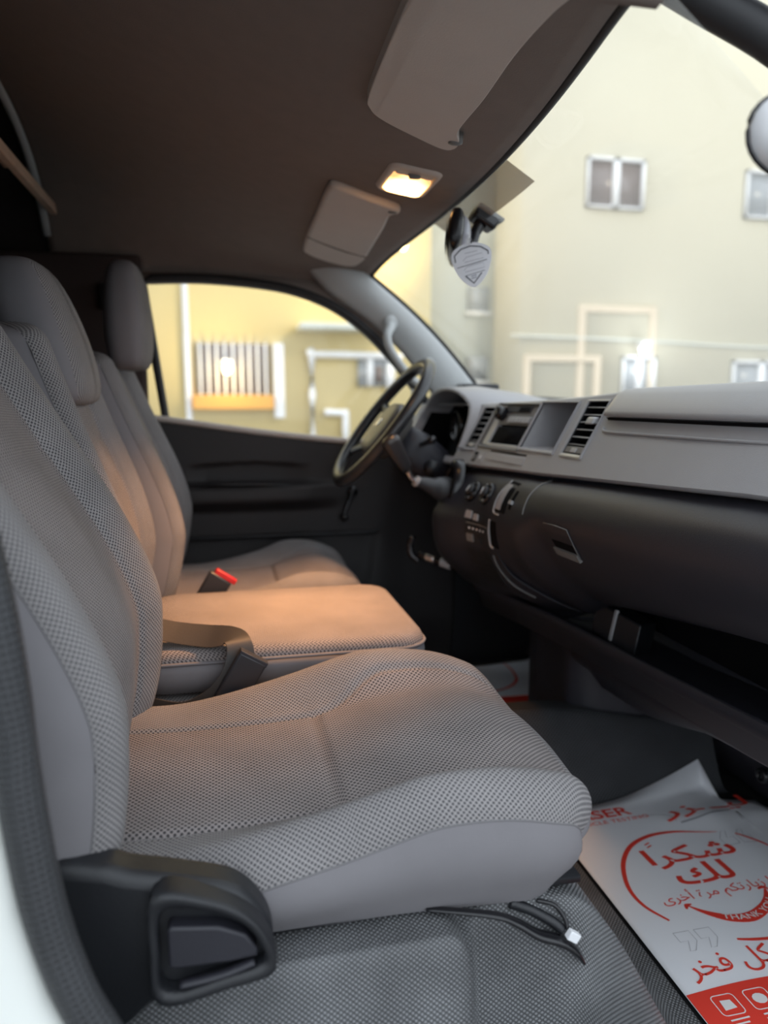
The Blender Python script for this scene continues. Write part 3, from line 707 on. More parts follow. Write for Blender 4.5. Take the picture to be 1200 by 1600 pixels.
yl = [y for i, y in enumerate(yl) if i == 0 or y - yl[i - 1] > 0.002]
zset = sorted(set([0.0, 1.0] + [0.25, 0.5, 0.75]))
verts, faces = [], []; vid = {}
zl_all = sorted(set([v for h in holes.values() for v in h[2:]]))
zl = [None, 0.728, 0.742] + [z for z in zl_all if z > 0.7425] + [0.80, 0.78, 0.82, None]
zl = [None] + sorted(set([0.716, 0.742, 0.752, 0.756, 0.78, 0.80, 0.82, 0.838, 0.846, 0.850, 0.852])) + ['t']
def zz(k, Y):
    z = zl[k]
    lo, hi = zb_(Y), zt_(Y) - 0.004
    if z is None: return lo
    if z == 't': return hi
    return min(max(z, lo + 0.0005 * k), hi - 0.0003 * (len(zl) - k))
for i, y in enumerate(yl):
    for k in range(len(zl)):
        vid[(i, k)] = len(verts); verts.append(F(y, zz(k, y)))
for i in range(len(yl) - 1):
    ym = (yl[i] + yl[i + 1]) / 2
    for k in range(len(zl) - 1):
        za = zz(k, ym); zb2 = zz(k + 1, ym); zm = (za + zb2) / 2
        if any(h[0] < ym < h[1] and h[2] - 0.0004 < zm < h[3] + 0.0004 for h in holes.values()): continue
        faces.append((vid[(i, k)], vid[(i + 1, k)], vid[(i + 1, k + 1)], vid[(i, k + 1)]))
fp = mk('face_panel', verts, faces, 'dash_grey', db, autos=40)
# rolled lower edge and dark underside
rows = []
for y in yl:
    p = F(y, zb_(y)); rows.append([p, p + Vector((0.002, 0, -0.004)), p + Vector((0.008, 0, -0.007)), p + Vector((0.06, 0, -0.004)), p + Vector((0.11, 0, 0.0))])
loft('lower_edge', rows, 'dash_grey', fp)
# top surface up to the windscreen
rows = []
for y in np.linspace(-0.12, 1.41, 80):
    p = F(y, zt_(y) - 0.004)
    hood = 0.0
    row = [p, p + Vector((0.002, 0, 0.0025)), p + Vector((0.006, 0, 0.004)), p + Vector((0.015, 0, 0.005))]
    q = ((y - 0.70) / 0.72) ** 2; xe = 1.07 - 0.20 * q
    for t in (0.2, 0.4, 0.6, 0.8, 1.0):
        row.append(Vector((p.x + 0.015 + (xe - p.x - 0.015) * t, y, p.z + 0.005 - 0.012 * t * t)))
    rows.append(row)
loft('top_panel', rows, 'dash_grey', db)
# padded top roll over the passenger side with a long black strip below it as the slot's painted shade
rows = []
for y in [0.424, 0.4235, 0.420, 0.412] + list(np.linspace(0.40, -0.12, 30)):
    sh = 0.016 * max(0.0, 1 - ((y - 0.412) / 0.0125) ** 2) ** 0.5 if y > 0.412 else 0.016
    sh = max(sh, 0.002)
    a = F(y, 0.826); t_ = F(y, zt_(y))
    rows.append([a + Vector((0.03, 0, 0.001)), a + Vector((-sh + 0.004, 0, 0.0)), a + Vector((-sh, 0, 0.003)), a + Vector((-sh + 0.003, 0, 0.010)),
                 F(y, 0.845) + Vector((-sh, 0, 0)), F(y, 0.862) + Vector((-sh * 0.6, 0, 0.002)), t_ + Vector((0.004, 0, 0.003)), t_ + Vector((0.02, 0, 0.006)), t_ + Vector((0.06, 0, 0.007)), t_ + Vector((0.16, 0, 0.004))])
tpd = loft('top_roll', rows, 'dash_grey', db)
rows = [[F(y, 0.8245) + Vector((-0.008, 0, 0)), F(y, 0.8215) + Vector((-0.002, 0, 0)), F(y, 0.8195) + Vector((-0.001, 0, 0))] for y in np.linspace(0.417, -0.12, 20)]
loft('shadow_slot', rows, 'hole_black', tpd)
tube('slot_ledge', [F(0.417, 0.806) + Vector((-0.001, 0, 0)), F(0.40, 0.800) + Vector((-0.002, 0, 0)), F(0.3, 0.800) + Vector((-0.002, 0, 0)), F(0.1, 0.801) + Vector((-0.002, 0, 0)), F(-0.12, 0.802) + Vector((-0.002, 0, 0))], 0.0025, 'dash_grey', tpd, ns=8)

def pocket(name, h, depth, mat, parent, rim=None, back=None, d0=0.0):
    y0, y1, z0, z1 = h
    c = [(y0, z0), (y1, z0), (y1, z1), (y0, z1)]
    v = [F(y, z, d0) for y, z in c] + [F(y, z) + Vector((depth, 0, 0)) for y, z in c]
    f = [(0, 1, 5, 4), (1, 2, 6, 5), (2, 3, 7, 6), (3, 0, 4, 7)]
    o = mk(name, v, f + ([(4, 5, 6, 7)] if not back else []), mat, parent, smooth=False)
    if back: mk('back', v, [(4, 5, 6, 7)], back, o, smooth=False)
    if rim:
        R0, R1 = 0.0, 0.006
        ro = [(y0 - R1, z0 - R1), (y1 + R1, z0 - R1), (y1 + R1, z1 + R1 * .6), (y0 - R1, z1 + R1 * .6)]
        rws = [[F(y, z, 0.001) for y, z in ro], [F(y, z, -0.0035) for y, z in ro], [F(y * .5 + c[i][0] * .5, z * .5 + c[i][1] * .5, -0.0045) for i, (y, z) in enumerate(ro)], [F(y, z, -0.002) for y, z in c], [F(y, z, 0.004) for y, z in c]]
        loft('rim', rws, rim, o, cv=True, smooth=False)
    return o
cb = pocket('open_cubby', holes['cubby'], 0.13, 'dash_grey', db, rim='dash_grey')
# instrument binnacle
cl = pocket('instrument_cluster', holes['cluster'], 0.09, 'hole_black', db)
rows = []
for k in range(25):
    a = PI * k / 24; cy = 1.130; ry = 0.165
    y = cy - ry * math.cos(a); rise = math.sin(a) ** 0.55
    zf = 0.738 + 0.150 * rise
    bx = fx(y) + 0.55 * (min(zf, 0.845) - 0.75)
    rows.append([Vector((bx + 0.05, y + 0.004 * math.cos(a), zf - 0.012)), Vector((bx - 0.012 - 0.018 * rise, y + 0.004 * math.cos(a), zf - 0.008)), Vector((bx - 0.016 - 0.020 * rise, y, zf - 0.002)), Vector((bx - 0.010 - 0.018 * rise, y - 0.003 * math.cos(a), zf + 0.003)), Vector((bx + 0.05, y, zf + 0.006 * rise)), Vector((bx + 0.16, y, zf - 0.01 * rise)), Vector((bx + 0.30, y, zf - 0.04 * rise))])
loft('hood', rows, 'dash_grey', cl)
for cy, rr in ((1.07, 0.045), (1.19, 0.045)):
    rws = [[Vector((fx(cy) + 0.085 + dd, cy + r_ * math.cos(2 * PI * j / 28), 0.785 + r_ * math.sin(2 * PI * j / 28))) for j in range(28)] for r_, dd in ((rr, 0.0), (rr, -0.010), (rr - 0.005, -0.011), (rr - 0.006, -0.002), (0.001, -0.001))]
    loft('gauge', rws, 'satin_black', cl, cv=True)
# radio
rd = pocket('radio', holes['radio'], 0.03, 'bezel_grey', db, rim='bezel_grey', back='bezel_grey')
def fbox(name, y0, y1, z0, z1, d0, d1, mat, parent, bevel=0.001):
    c = [(y0, z0), (y1, z0), (y1, z1), (y0, z1)]
    v = [F(y, z, d0) for y, z in c] + [F(y, z, d1) for y, z in c]
    f = [(0, 1, 2, 3), (7, 6, 5, 4), (0, 4, 5, 1), (1, 5, 6, 2), (2, 6, 7, 3), (3, 7, 4, 0)]
    return mk(name, v, f, mat, parent, bevel=bevel)
fbox('fascia', 0.715, 0.868, 0.800, 0.845, 0.004, 0.02, 'bezel_grey', rd)
fbox('side_cheek', 0.868, 0.897, 0.753, 0.845, 0.002, 0.02, 'silver_trim', rd)
fbox('display', 0.742, 0.862, 0.828, 0.842, 0.001, 0.006, 'dark_plastic', rd)
fbox('display_window', 0.748, 0.795, 0.830, 0.840, -0.0005, 0.003, 'hole_black', rd)
for k in range(6):
    y0 = 0.725 + k * 0.0165; fbox('button', y0, y0 + 0.014, 0.806, 0.818, -0.002, 0.005, 'silver_trim', rd)
fbox('lower_slot', 0.722, 0.862, 0.756, 0.794, 0.006, 0.0061, 'hole_black', rd, bevel=0)
fbox('slot_rim', 0.716, 0.864, 0.7525, 0.757, -0.001, 0.01, 'silver_trim', rd)
ky, kz = 0.860, 0.822
kc = F(ky, kz)
superloft('knob', [(kc + Vector((0.004, 0, 0)), (0, 0.017, 0), (0.004, 0, 0.017)), (kc + Vector((-0.012, 0, 0.006)), (0, 0.016, 0), (0.004, 0, 0.016)), (kc + Vector((-0.018, 0, 0.009)), (0, 0.012, 0), (0.003, 0, 0.012))], 'satin_black', rd, e=2, n=20)
# vents
def vent(name, h, label):
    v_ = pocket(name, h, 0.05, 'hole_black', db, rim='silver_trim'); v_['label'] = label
    y0, y1, z0, z1 = h
    n = 6; dz = (z1 - z0 - 0.014) / n
    for k in range(n):
        z = z0 + 0.016 + dz * k
        fbox('slat', y0 + 0.001, y1 - 0.001, z, z + 0.0016, 0.001, 0.013, 'silver_trim' if k else 'bezel_grey', v_, bevel=0.0006)
        fbox('slat', y0 + 0.001, y1 - 0.001, z + dz * .35, z + dz * .35 + 0.002, 0.020, 0.024, 'satin_black', v_, bevel=0)
    fbox('base_plate', y0 + 0.002, y1 - 0.002, z0 + 0.002, z0 + 0.013, 0.0, 0.012, 'bezel_grey', v_)
    fbox('thumb_wheel', (y0 + y1) / 2 - 0.010, (y0 + y1) / 2 + 0.010, z0 + 0.003, z0 + 0.011, -0.002, 0.006, 'silver_trim', v_)
    if 'near' in name or y1 < 0.6:
        ym = (y0 + y1) / 2 - 0.008; zm = z0 + 0.055
        fbox('tab', ym - 0.014, ym + 0.014, zm, zm + 0.013, -0.006, 0.008, 'silver_trim', v_, bevel=0.003)
vent('air_vent', holes['vent_near'], 'air vent with pale tab on the passenger side of the cubby')
vent('air_vent', holes['vent_far'], 'narrow air vent beside the instrument cluster')
# lower strip: slit, coin tray outline, small switches
fbox('card_slit', 0.655, 0.825, 0.7395, 0.7425, -0.0006, 0.004, 'hole_black', fp, bevel=0)
fbox('tray_lid', 0.652, 0.832, 0.7195, 0.7365, -0.0014, 0.004, 'dash_grey', fp, bevel=0.002)
fbox('switch', 0.880, 0.900, 0.712, 0.734, -0.001, 0.006, 'hole_black', fp)
fbox('switch_key', 0.884, 0.893, 0.716, 0.728, -0.004, 0.004, 'bezel_grey', fp)
fbox('blank_switch', 0.845, 0.872, 0.713, 0.734, -0.0015, 0.004, 'dash_grey', fp)
fbox('switch_dot', 0.856, 0.862, 0.720, 0.728, -0.0025, 0.002, 'white_plastic', fp)

# lower dark body: console, knee panel and glove box as one sculpted skin
PR = {-0.12: [(0.545, 0.75), (0.548, 0.70), (0.55, 0.68), (0.558, 0.655), (0.60, 0.605), (0.65, 0.575), (0.69, 0.575), (0.715, 0.595), (0.738, 0.64)],
      0.0: [(0.535, 0.75), (0.54, 0.70), (0.545, 0.68), (0.555, 0.650), (0.60, 0.60), (0.65, 0.57), (0.69, 0.572), (0.713, 0.593), (0.736, 0.64)],
      0.45: [(0.468, 0.75), (0.472, 0.71), (0.482, 0.685), (0.502, 0.655), (0.54, 0.61), (0.59, 0.578), (0.634, 0.552), (0.665, 0.555), (0.69, 0.575), (0.706, 0.62)],
      0.56: [(0.42, 0.76), (0.425, 0.71), (0.455, 0.665), (0.50, 0.605), (0.55, 0.562), (0.60, 0.545), (0.64, 0.550), (0.672, 0.565), (0.69, 0.585), (0.70, 0.62)],
      0.70: [(0.37, 0.71), (0.40, 0.68), (0.44, 0.61), (0.51, 0.56), (0.58, 0.545), (0.63, 0.55), (0.665, 0.566), (0.685, 0.585), (0.70, 0.62)],
      0.92: [(0.36, 0.67), (0.40, 0.60), (0.43, 0.56), (0.49, 0.505), (0.575, 0.49), (0.62, 0.515), (0.66, 0.555), (0.685, 0.585), (0.695, 0.62)],
      0.975: [(0.37, 0.70), (0.40, 0.66), (0.43, 0.62), (0.49, 0.575), (0.575, 0.555), (0.62, 0.57), (0.66, 0.60), (0.685, 0.62), (0.695, 0.64)],
      1.0: [(0.38, 0.76), (0.42, 0.74), (0.45, 0.72), (0.49, 0.71), (0.575, 0.70), (0.62, 0.69), (0.66, 0.68), (0.685, 0.675), (0.695, 0.68)]}
PK = sorted(PR)
FINE = {}
for k in PK:
    c_ = catmull([(b, 0, a) for a, b in PR[k]], 10); zs = np.linspace(0, 1, 60)
    L_ = np.concatenate([[0], np.cumsum([(c_[i + 1] - c_[i]).length for i in range(len(c_) - 1)])]); L_ /= L_[-1]
    FINE[k] = np.stack([np.interp(zs, L_, [p.x for p in c_]), np.interp(zs, L_, [p.z for p in c_])], axis=1)
def lowprof(Y):
    for a, b in zip(PK[:-1], PK[1:]):
        if a <= Y <= b:
            t = (Y - a) / (b - a); t = t * t * (3 - 2 * t) if a >= 0.45 else t
            return FINE[a] * (1 - t) + FINE[b] * t
    return FINE[PK[-1]]
def lowx(Y, z):
    p = lowprof(Y); return float(np.interp(z, p[:, 1], p[:, 0]))
rows = [[(x, Y, z) for x, z in lowprof(Y)] for Y in list(np.linspace(-0.12, 0.44, 24)) + list(np.linspace(0.45, 1.0, 60))]
lb = loft('lower_panel', rows, 'dark_plastic', db)
def LF(Y, z, d=0.0):
    """point on the lower skin moved out of it (d < 0 is proud)"""
    e = 0.004; dxdz = (lowx(Y, z + e) - lowx(Y, z - e)) / (2 * e)
    n = Vector((1, 0, -dxdz)).normalized()
    return Vector((lowx(Y, z), Y, z)) + n * d
def lbox(name, y0, y1, z0, z1, d0, d1, mat, parent, bevel=0.0012, n=5):
    """tile lying on the curved skin, d0 proud to d1 sunk"""
    Y_ = np.linspace(y0, y1, n); Z_ = np.linspace(z0, z1, n)
    v = [LF(y, z, d0) for y in Y_ for z in Z_] + [LF(y, z, d1) for y in Y_ for z in Z_]
    f = grid_faces(n, n); m = n * n
    f += [tuple(m + i for i in q) for q in f]
    rim_ = [i * n for i in range(n)] + [(n - 1) * n + j for j in range(1, n)] + [i * n + n - 1 for i in range(n - 2, -1, -1)] + [j for j in range(n - 2, 0, -1)]
    f += [(rim_[i], rim_[(i + 1) % len(rim_)], m + rim_[(i + 1) % len(rim_)], m + rim_[i]) for i in range(len(rim_))]
    return mk(name, v, f, mat, parent, smooth=False)
# glove box: outline seam and latch
tube('glove_seam', [LF(0.535, 0.700, -0.0005), LF(0.528, 0.693, -0.001), LF(0.520, 0.675, -0.001), LF(0.516, 0.655, -0.001), LF(0.515, 0.64, -0.0005)], 0.0016, 'bezel_grey', lb, ns=6)
la = lbox('glove_latch', 0.343, 0.424, 0.588, 0.640, -0.002, 0.003, 'dark_plastic', lb, bevel=0.002)
lbox('finger_recess', 0.349, 0.418, 0.598, 0.612, -0.0028, 0.002, 'hole_black', la)
lbox('finger_lip', 0.345, 0.424, 0.584, 0.597, -0.006, 0.002, 'bezel_grey', la)
tube('latch_edge', [LF(0.424, 0.640, -0.003), LF(0.384, 0.642, -0.003), LF(0.343, 0.641, -0.003), LF(0.342, 0.612, -0.003), LF(0.342, 0.590, -0.003)], 0.0009, 'bezel_grey', la, ns=6, smoothpath=False)
# heater dials
def dial(name, Y, z, lab):
    c = LF(Y, z, -0.001); e = 0.01
    n = (LF(Y, z, 0.01) - LF(Y, z)).normalized(); a = Vector((0, 1, 0)); a = (a - n * a.dot(n)).normalized(); b = n.cross(a)
    d_ = superloft(name, [(c + n * 0.006, a * 0.026, b * 0.026), (c - n * 0.004, a * 0.025, b * 0.025), (c - n * 0.006, a * 0.022, b * 0.022), (c - n * 0.003, a * 0.019, b * 0.019)], 'satin_black', lb, e=2, n=28)
    d_['label'] = lab
    superloft('knob', [(c - n * 0.002, a * 0.015, b * 0.015), (c - n * 0.013, a * 0.013, b * 0.013), (c - n * 0.014, a * 0.010, b * 0.010)], 'black_plastic', d_, e=2, n=20)
    obox('pointer', c - n * 0.0142, a * 0.0012, b * 0.008, n * 0.0008, 'white_plastic', d_, bevel=0)
    for q in range(8):
        t = 2 * PI * q / 8 + 0.3
        obox('mark', c - n * 0.0056 + (a * math.cos(t) + b * math.sin(t)) * 0.0205, a * 0.0012, b * 0.0012, n * 0.0006, 'white_plastic' if q % 2 else 'chrome', d_, bevel=0)
dial('fan_dial', 0.800, 0.650, 'round heater dial nearest the gear lever')
dial('temperature_dial', 0.728, 0.654, 'round heater dial nearest the cubby')
# tall cubby, slider, switch block
k1 = lbox('tall_slot', 0.603, 0.657, 0.628, 0.688, -0.0012, 0.001, 'hole_black', lb)
tube('slot_rim', [LF(0.660, 0.688, -0.001), LF(0.662, 0.66, -0.002), LF(0.660, 0.626, -0.002), LF(0.63, 0.622, -0.001)], 0.0018, 'silver_trim', k1, ns=6)
lbox('slot_floor', 0.628, 0.655, 0.632, 0.682, -0.0020, 0.001, 'dash_grey', k1)
lbox('slider', 0.578, 0.588, 0.640, 0.676, -0.0014, 0.001, 'hole_black', lb)
lbox('slider_knob', 0.576, 0.590, 0.650, 0.657, -0.005, 0.001, 'silver_trim', lb)
swb = lbox('switch_block', 0.680, 0.785, 0.540, 0.612, -0.0012, 0.001, 'black_plastic', lb)
lbox('key', 0.762, 0.784, 0.594, 0.611, -0.004, 0.001, 'dash_grey', swb)
lbox('key', 0.735, 0.752, 0.593, 0.607, -0.004, 0.001, 'dash_grey', swb)
lbox('key', 0.755, 0.776, 0.543, 0.560, -0.004, 0.001, 'bezel_grey', swb)
lbox('key', 0.722, 0.742, 0.543, 0.557, -0.004, 0.001, 'black_plastic', swb)
lbox('strip', 0.690, 0.780, 0.5835, 0.5855, -0.0022, 0.001, 'bezel_grey', swb, bevel=0)
for q in range(5): lbox('mark', 0.765 - q * 0.014, 0.770 - q * 0.014, 0.571, 0.575, -0.002, 0.001, 'white_plastic', swb, bevel=0)
k2 = lbox('side_slot', 0.640, 0.672, 0.548, 0.605, -0.0012, 0.001, 'hole_black', lb)
tube('slot_rim', [LF(0.674, 0.606, -0.001), LF(0.675, 0.58, -0.002), LF(0.674, 0.552, -0.002), LF(0.664, 0.546, -0.001)], 0.0026, 'dash_grey', k2, ns=6)
lbox('ash_tray', 0.690, 0.785, 0.452, 0.528, -0.0014, 0.001, 'black_plastic', lb, bevel=0.002)
tube('trim_line', [LF(0.674, 0.528, -0.001), LF(0.672, 0.50, -0.0015), LF(0.660, 0.465, -0.0015), LF(0.64, 0.44, -0.001)], 0.0018, 'bezel_grey', lb, ns=6)
tube('trim_sweep', [LF(0.655, 0.545, -0.001), LF(0.635, 0.495, -0.003), LF(0.60, 0.452, -0.004), LF(0.565, 0.425, -0.002)], [0.001, 0.005, 0.005, 0.001], 'dark_plastic', lb, ns=8, flat=0.4)
# open tray below the glove box
rows = []
TY = [-0.12, 0.0, 0.3, 0.6, 0.8, 0.93]; TX = [0.672, 0.672, 0.676, 0.665, 0.640, 0.60]; TZ = [0.442, 0.439, 0.418, 0.408, 0.402, 0.41]
for Y in np.linspace(-0.12, 0.93, 50):
    x = interp(TY, TX, Y); z = interp(TY, TZ, Y)
    rows.append([(1.04, Y, z - 0.02), (x + 0.10, Y, z - 0.030), (x + 0.045, Y, z - 0.022), (x + 0.012, Y, z - 0.002), (x + 0.003, Y, z), (x, Y, z - 0.004), (x + 0.004, Y, z - 0.022), (x + 0.018, Y, z - 0.034), (x + 0.03, Y, z - 0.070), (x + 0.09, Y, z - 0.085), (1.04, Y, z - 0.09)])
ty = loft('tray', rows, 'dark_plastic', db)
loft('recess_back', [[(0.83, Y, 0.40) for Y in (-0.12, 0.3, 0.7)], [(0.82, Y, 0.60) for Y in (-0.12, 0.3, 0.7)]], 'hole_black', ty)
obox('fuse_lid', (0.745, 0.47, 0.420), (0.03, 0.02, -0.006), (-0.005, 0.07, 0.004), (0.006, 0, 0.030), 'black_plastic', ty, bevel=0.004)
obox('lid_rib', (0.716, 0.455, 0.430), (0.003, 0.0, 0), (0, 0.005, 0), (0.006, 0, 0.030), 'dash_grey', ty, bevel=0.002)
# bracket panel standing on the tunnel
rows = []
for z in np.linspace(0.02, 0.385, 12):
    rows.append([(0.90, 0.900, z), (0.80, 0.885, z), (0.735, 0.87, z), (0.722, 0.845, z), (0.728, 0.80, z), (0.742, 0.73, z), (0.735, 0.69, z), (0.74, 0.66, z), (0.80, 0.64, z), (0.95, 0.63, z)])
loft('support_bracket', rows, 'dark_plastic', db)
# swelling knee fairing below the tray
rows = []
for Y in np.linspace(-0.12, 0.62, 30):
    b = math.sin(PI * min(1, max(0, (Y + 0.3) / 0.95))) ; x = interp(TY, TX, Y); z = interp(TY, TZ, Y)
    k = 0.45 + 0.55 * sst(0.15, 0.50, Y)
    rows.append([(x + 0.05, Y, z - 0.075), (x + 0.055, Y, z - 0.075 - 0.025 * k), (x + 0.075 + 0.03 * (1 - b), Y, z - 0.075 - 0.06 * k), (x + 0.13, Y, z - 0.075 - 0.10 * k), (x + 0.22, Y, z - 0.075 - 0.115 * k), (1.05, Y, z - 0.075 - 0.12 * k)])
loft('knee_fairing', rows, 'dark_plastic', db)
# dark carrier behind the steering wheel, from the console to the door
rows = [[(x, Y, z) for Y in (0.97, 1.1, 1.25, 1.41)] for x, z in ((0.60, 0.700), (0.615, 0.66), (0.64, 0.58), (0.68, 0.50), (0.74, 0.44), (0.90, 0.42), (1.04, 0.42))]
loft('knee_panel', rows, 'black_plastic', db)
for Y in (-0.11, 1.405):
    mk('end_plate', [(0.62, Y, 0.70), (0.69, Y, 0.868), (0.90, Y, 0.858), (1.04, Y, 0.60), (1.04, Y, 0.42), (0.74, Y, 0.42)], [(0, 1, 2, 3, 4, 5)], 'dark_plastic', db, smooth=False)

# ------------------------------------------------------------------ steering wheel
wc_ = Vector((0.402, 1.085, 0.800)); wd = Vector((0.227, 0, 0.294)).normalized(); wn = Vector((-0.294, 0, 0.227)).normalized(); wy = Vector((0, 1, 0))
sw = root('steering_wheel', (0.55, 1.085, 0.70), 'black steering wheel with round hub pad in front of the driver seat', 'steering wheel')
def wp_(a, b, n=0.0): return wc_ + wy * a + wd * b + wn * n
RW = 0.186
tube('rim', [wp_(RW * math.cos(2 * PI * k / 48), RW * math.sin(2 * PI * k / 48)) for k in range(48)], 0.0155, 'wheel_vinyl', sw, ns=14, n=1, closed=True, up=tuple(wn))
secs = [(wp_(0, -0.012, -0.055), wy * 0.075, wd * 0.065), (wp_(0, -0.012, -0.03), wy * 0.09, wd * 0.075), (wp_(0, -0.012, -0.012), wy * 0.095, wd * 0.080), (wp_(0, -0.012, 0.0), wy * 0.088, wd * 0.072), (wp_(0, -0.012, 0.006), wy * 0.06, wd * 0.05), (wp_(0, -0.012, 0.008), wy * 0.02, wd * 0.016)]
hb = superloft('hub_pad', secs, 'hub_vinyl', sw, e=2.6, n=36)
superloft('emblem', [(wp_(0, -0.005, 0.007), wy * 0.020, wd * 0.014), (wp_(0, -0.005, 0.010), wy * 0.018, wd * 0.012)], 'chrome', hb, e=2, n=20)
for a in (20, 160, 215, 325):
    c, s = math.cos(R(a)), math.sin(R(a))
    tube('spoke', [wp_(0.075 * c, -0.012 + 0.06 * s, -0.02), wp_(0.13 * c, 0.12 * s, -0.018), wp_(RW * c, RW * s, -0.002)], [0.022, 0.016, 0.014], 'wheel_vinyl', sw, ns=10, flat=0.45, up=tuple(wn))
ax = -wn
co = [wp_(0, -0.01, -0.05), wp_(0, -0.01, -0.11), wp_(0, -0.008, -0.16), wp_(0, -0.005, -0.24)]
superloft('column_shroud', [(co[0], wy * 0.05, wd * 0.046), (co[1], wy * 0.06, wd * 0.058), (co[2], wy * 0.058, wd * 0.055), (co[3], wy * 0.05, wd * 0.045)], 'dark_plastic', sw, e=3, n=28)
tube('stalk', [wp_(-0.05, 0.01, -0.105), wp_(-0.10, 0.015, -0.10), wp_(-0.155, 0.025, -0.095)], [0.006, 0.007, 0.010], 'satin_black', sw, ns=10)
tube('stalk', [wp_(0.05, 0.01, -0.105), wp_(0.10, 0.02, -0.10), wp_(0.15, 0.03, -0.095)], [0.006, 0.007, 0.010], 'satin_black', sw, ns=10)
# ignition key barrel on the near side of the column
superloft('key_barrel', [(wp_(-0.055, -0.02, -0.16), wd * 0.02, wn * 0.02), (wp_(-0.085, -0.02, -0.16), wd * 0.019, wn * 0.019)], 'black_plastic', sw, e=2, n=18)

# ------------------------------------------------------------------ gear lever with gaiter on the console
gl_ = root('gear_lever', (0.52, 0.93, 0.63), 'black gear lever with leather gaiter rising from the dashboard console', 'gear lever')
secs = []
A_ = Vector((0.425, 0.90, 0.690)); B_ = Vector((0.372, 0.885, 0.772)); dd = (B_ - A_).normalized(); p1 = Vector((0, 1, 0)); p2 = dd.cross(p1).normalized()
for t, a, b in ((0, 0.008, 0.010), (0.15, 0.012, 0.015), (0.5, 0.015, 0.019), (0.8, 0.019, 0.023), (0.93, 0.019, 0.022), (1.0, 0.012, 0.014), (1.02, 0.003, 0.004)):
    secs.append((A_ + (B_ - A_) * t, p1 * a, p2 * b))
superloft('knob', secs, 'wheel_vinyl', gl_, e=2.3, n=24)
tube('shaft', [A_ + dd * 0.01, (0.435, 0.905, 0.672), (0.455, 0.91, 0.660)], 0.006, 'chrome', gl_, ns=10)
tube('gaiter', [(0.447, 0.908, 0.664), (0.47, 0.912, 0.658), (0.49, 0.915, 0.650), (0.505, 0.92, 0.646), (0.525, 0.925, 0.640)], [0.011, 0.016, 0.021, 0.027, 0.033], 'boot_leather', gl_, ns=16)
tube('collar', [(0.444, 0.907, 0.666), (0.449, 0.908, 0.663)], 0.0135, 'silver_trim', gl_, ns=16)
rws = [[Vector((0.54, 0.925, 0.642)) + Vector((-0.010 * d, 0.046 * s * math.cos(t), 0.050 * s * math.sin(t))) + Vector((0.55, 0, 0.6)) * 0.050 * s * math.sin(t) * 0.6 for t in [2 * PI * j / 24 for j in range(24)]] for s, d in ((1.05, -1), (1.05, 1), (0.85, 1.6), (0.75, 0.5))]
loft('surround', rws, 'satin_black', gl_, cv=True)

# ------------------------------------------------------------------ pull out hand brake under the console
hb_ = root('hand_brake', (0.55, 0.90, 0.44), 'black pull out hand brake handle with pale collar under the console', 'hand brake')
tube('rod', [(0.475, 0.985, 0.470), (0.53, 0.93, 0.455), (0.60, 0.86, 0.438), (0.66, 0.80, 0.425)], 0.009, 'satin_black', hb_, ns=12)
tube('collar', [(0.520, 0.940, 0.4575), (0.540, 0.920, 0.4525)], 0.0115, 'silver_trim', hb_, ns=14)
tube('grip', [(0.462, 0.995, 0.515), (0.455, 0.998, 0.49), (0.460, 0.994, 0.465), (0.475, 0.985, 0.452)], 0.009, 'satin_black', hb_, ns=10)
tube('ferrule', [(0.49, 0.97, 0.466), (0.507, 0.953, 0.461)], 0.0105, 'chrome', hb_, ns=12)
# brake pedal in the far footwell
pd_ = root('foot_pedal', (0.85, 1.1, 0.1), 'black foot pedal in the dark driver footwell', 'pedal')
tube('arm', [(0.98, 1.10, 0.40), (0.93, 1.10, 0.26), (0.87, 1.10, 0.17)], 0.009, 'satin_black', pd_, ns=8)
obox('pad', (0.862, 1.10, 0.155), (0.020, 0, 0.028), (0, 0.035, 0), (-0.006, 0, 0.004), 'rubber', pd_, bevel=0.004)
# ------------------------------------------------------------------ things on the headliner
def visor(name, outline, label, group, seam=None, clip=None):
    r = root(name, (sum(p[0] for p in outline) / len(outline), sum(p[1] for p in outline) / len(outline), cz(0.3, 0.6) - 0.02), label, 'sun visor', group)
    plate('body', outline, lambda x, y: cz(x, y) - 0.003, 0.019, 'visor_vinyl', r, bevel=0.0075, seg=4)
    if seam: tube('strap_seam', [(x, y, cz(x, y) - 0.0222) for x, y in seam], 0.0013, 'hole_black', r, ns=6)
    if clip:
        x, y = clip
        superloft('clip', [((x, y, cz(x, y) - 0.004), (0.013, 0, 0), (0, 0.010, 0)), ((x, y, cz(x, y) - 0.022), (0.011, 0, 0), (0, 0.008, 0)), ((x, y, cz(x, y) - 0.024), (0.006, 0, 0), (0, 0.004, 0))], 'bezel_grey', r, e=2.5, n=20)
    return r
def sm(pts, n=6): return [(p.x, p.y) for p in catmull([(x, y, 0) for x, y in pts], n, closed=True)]
visor('sun_visor', sm([(0.207, -0.045), (0.207, 0.10), (0.212, 0.30), (0.222, 0.345), (0.245, 0.368), (0.30, 0.392), (0.352, 0.412), (0.368, 0.400), (0.366, 0.372), (0.352, 0.330), (0.350, 0.22), (0.343, 0.10), (0.343, 0.0), (0.343, -0.045), (0.325, -0.06), (0.225, -0.06)]), 'near beige passenger sun visor folded up against the headliner', 'sun visors', clip=(0.362, 0.378))
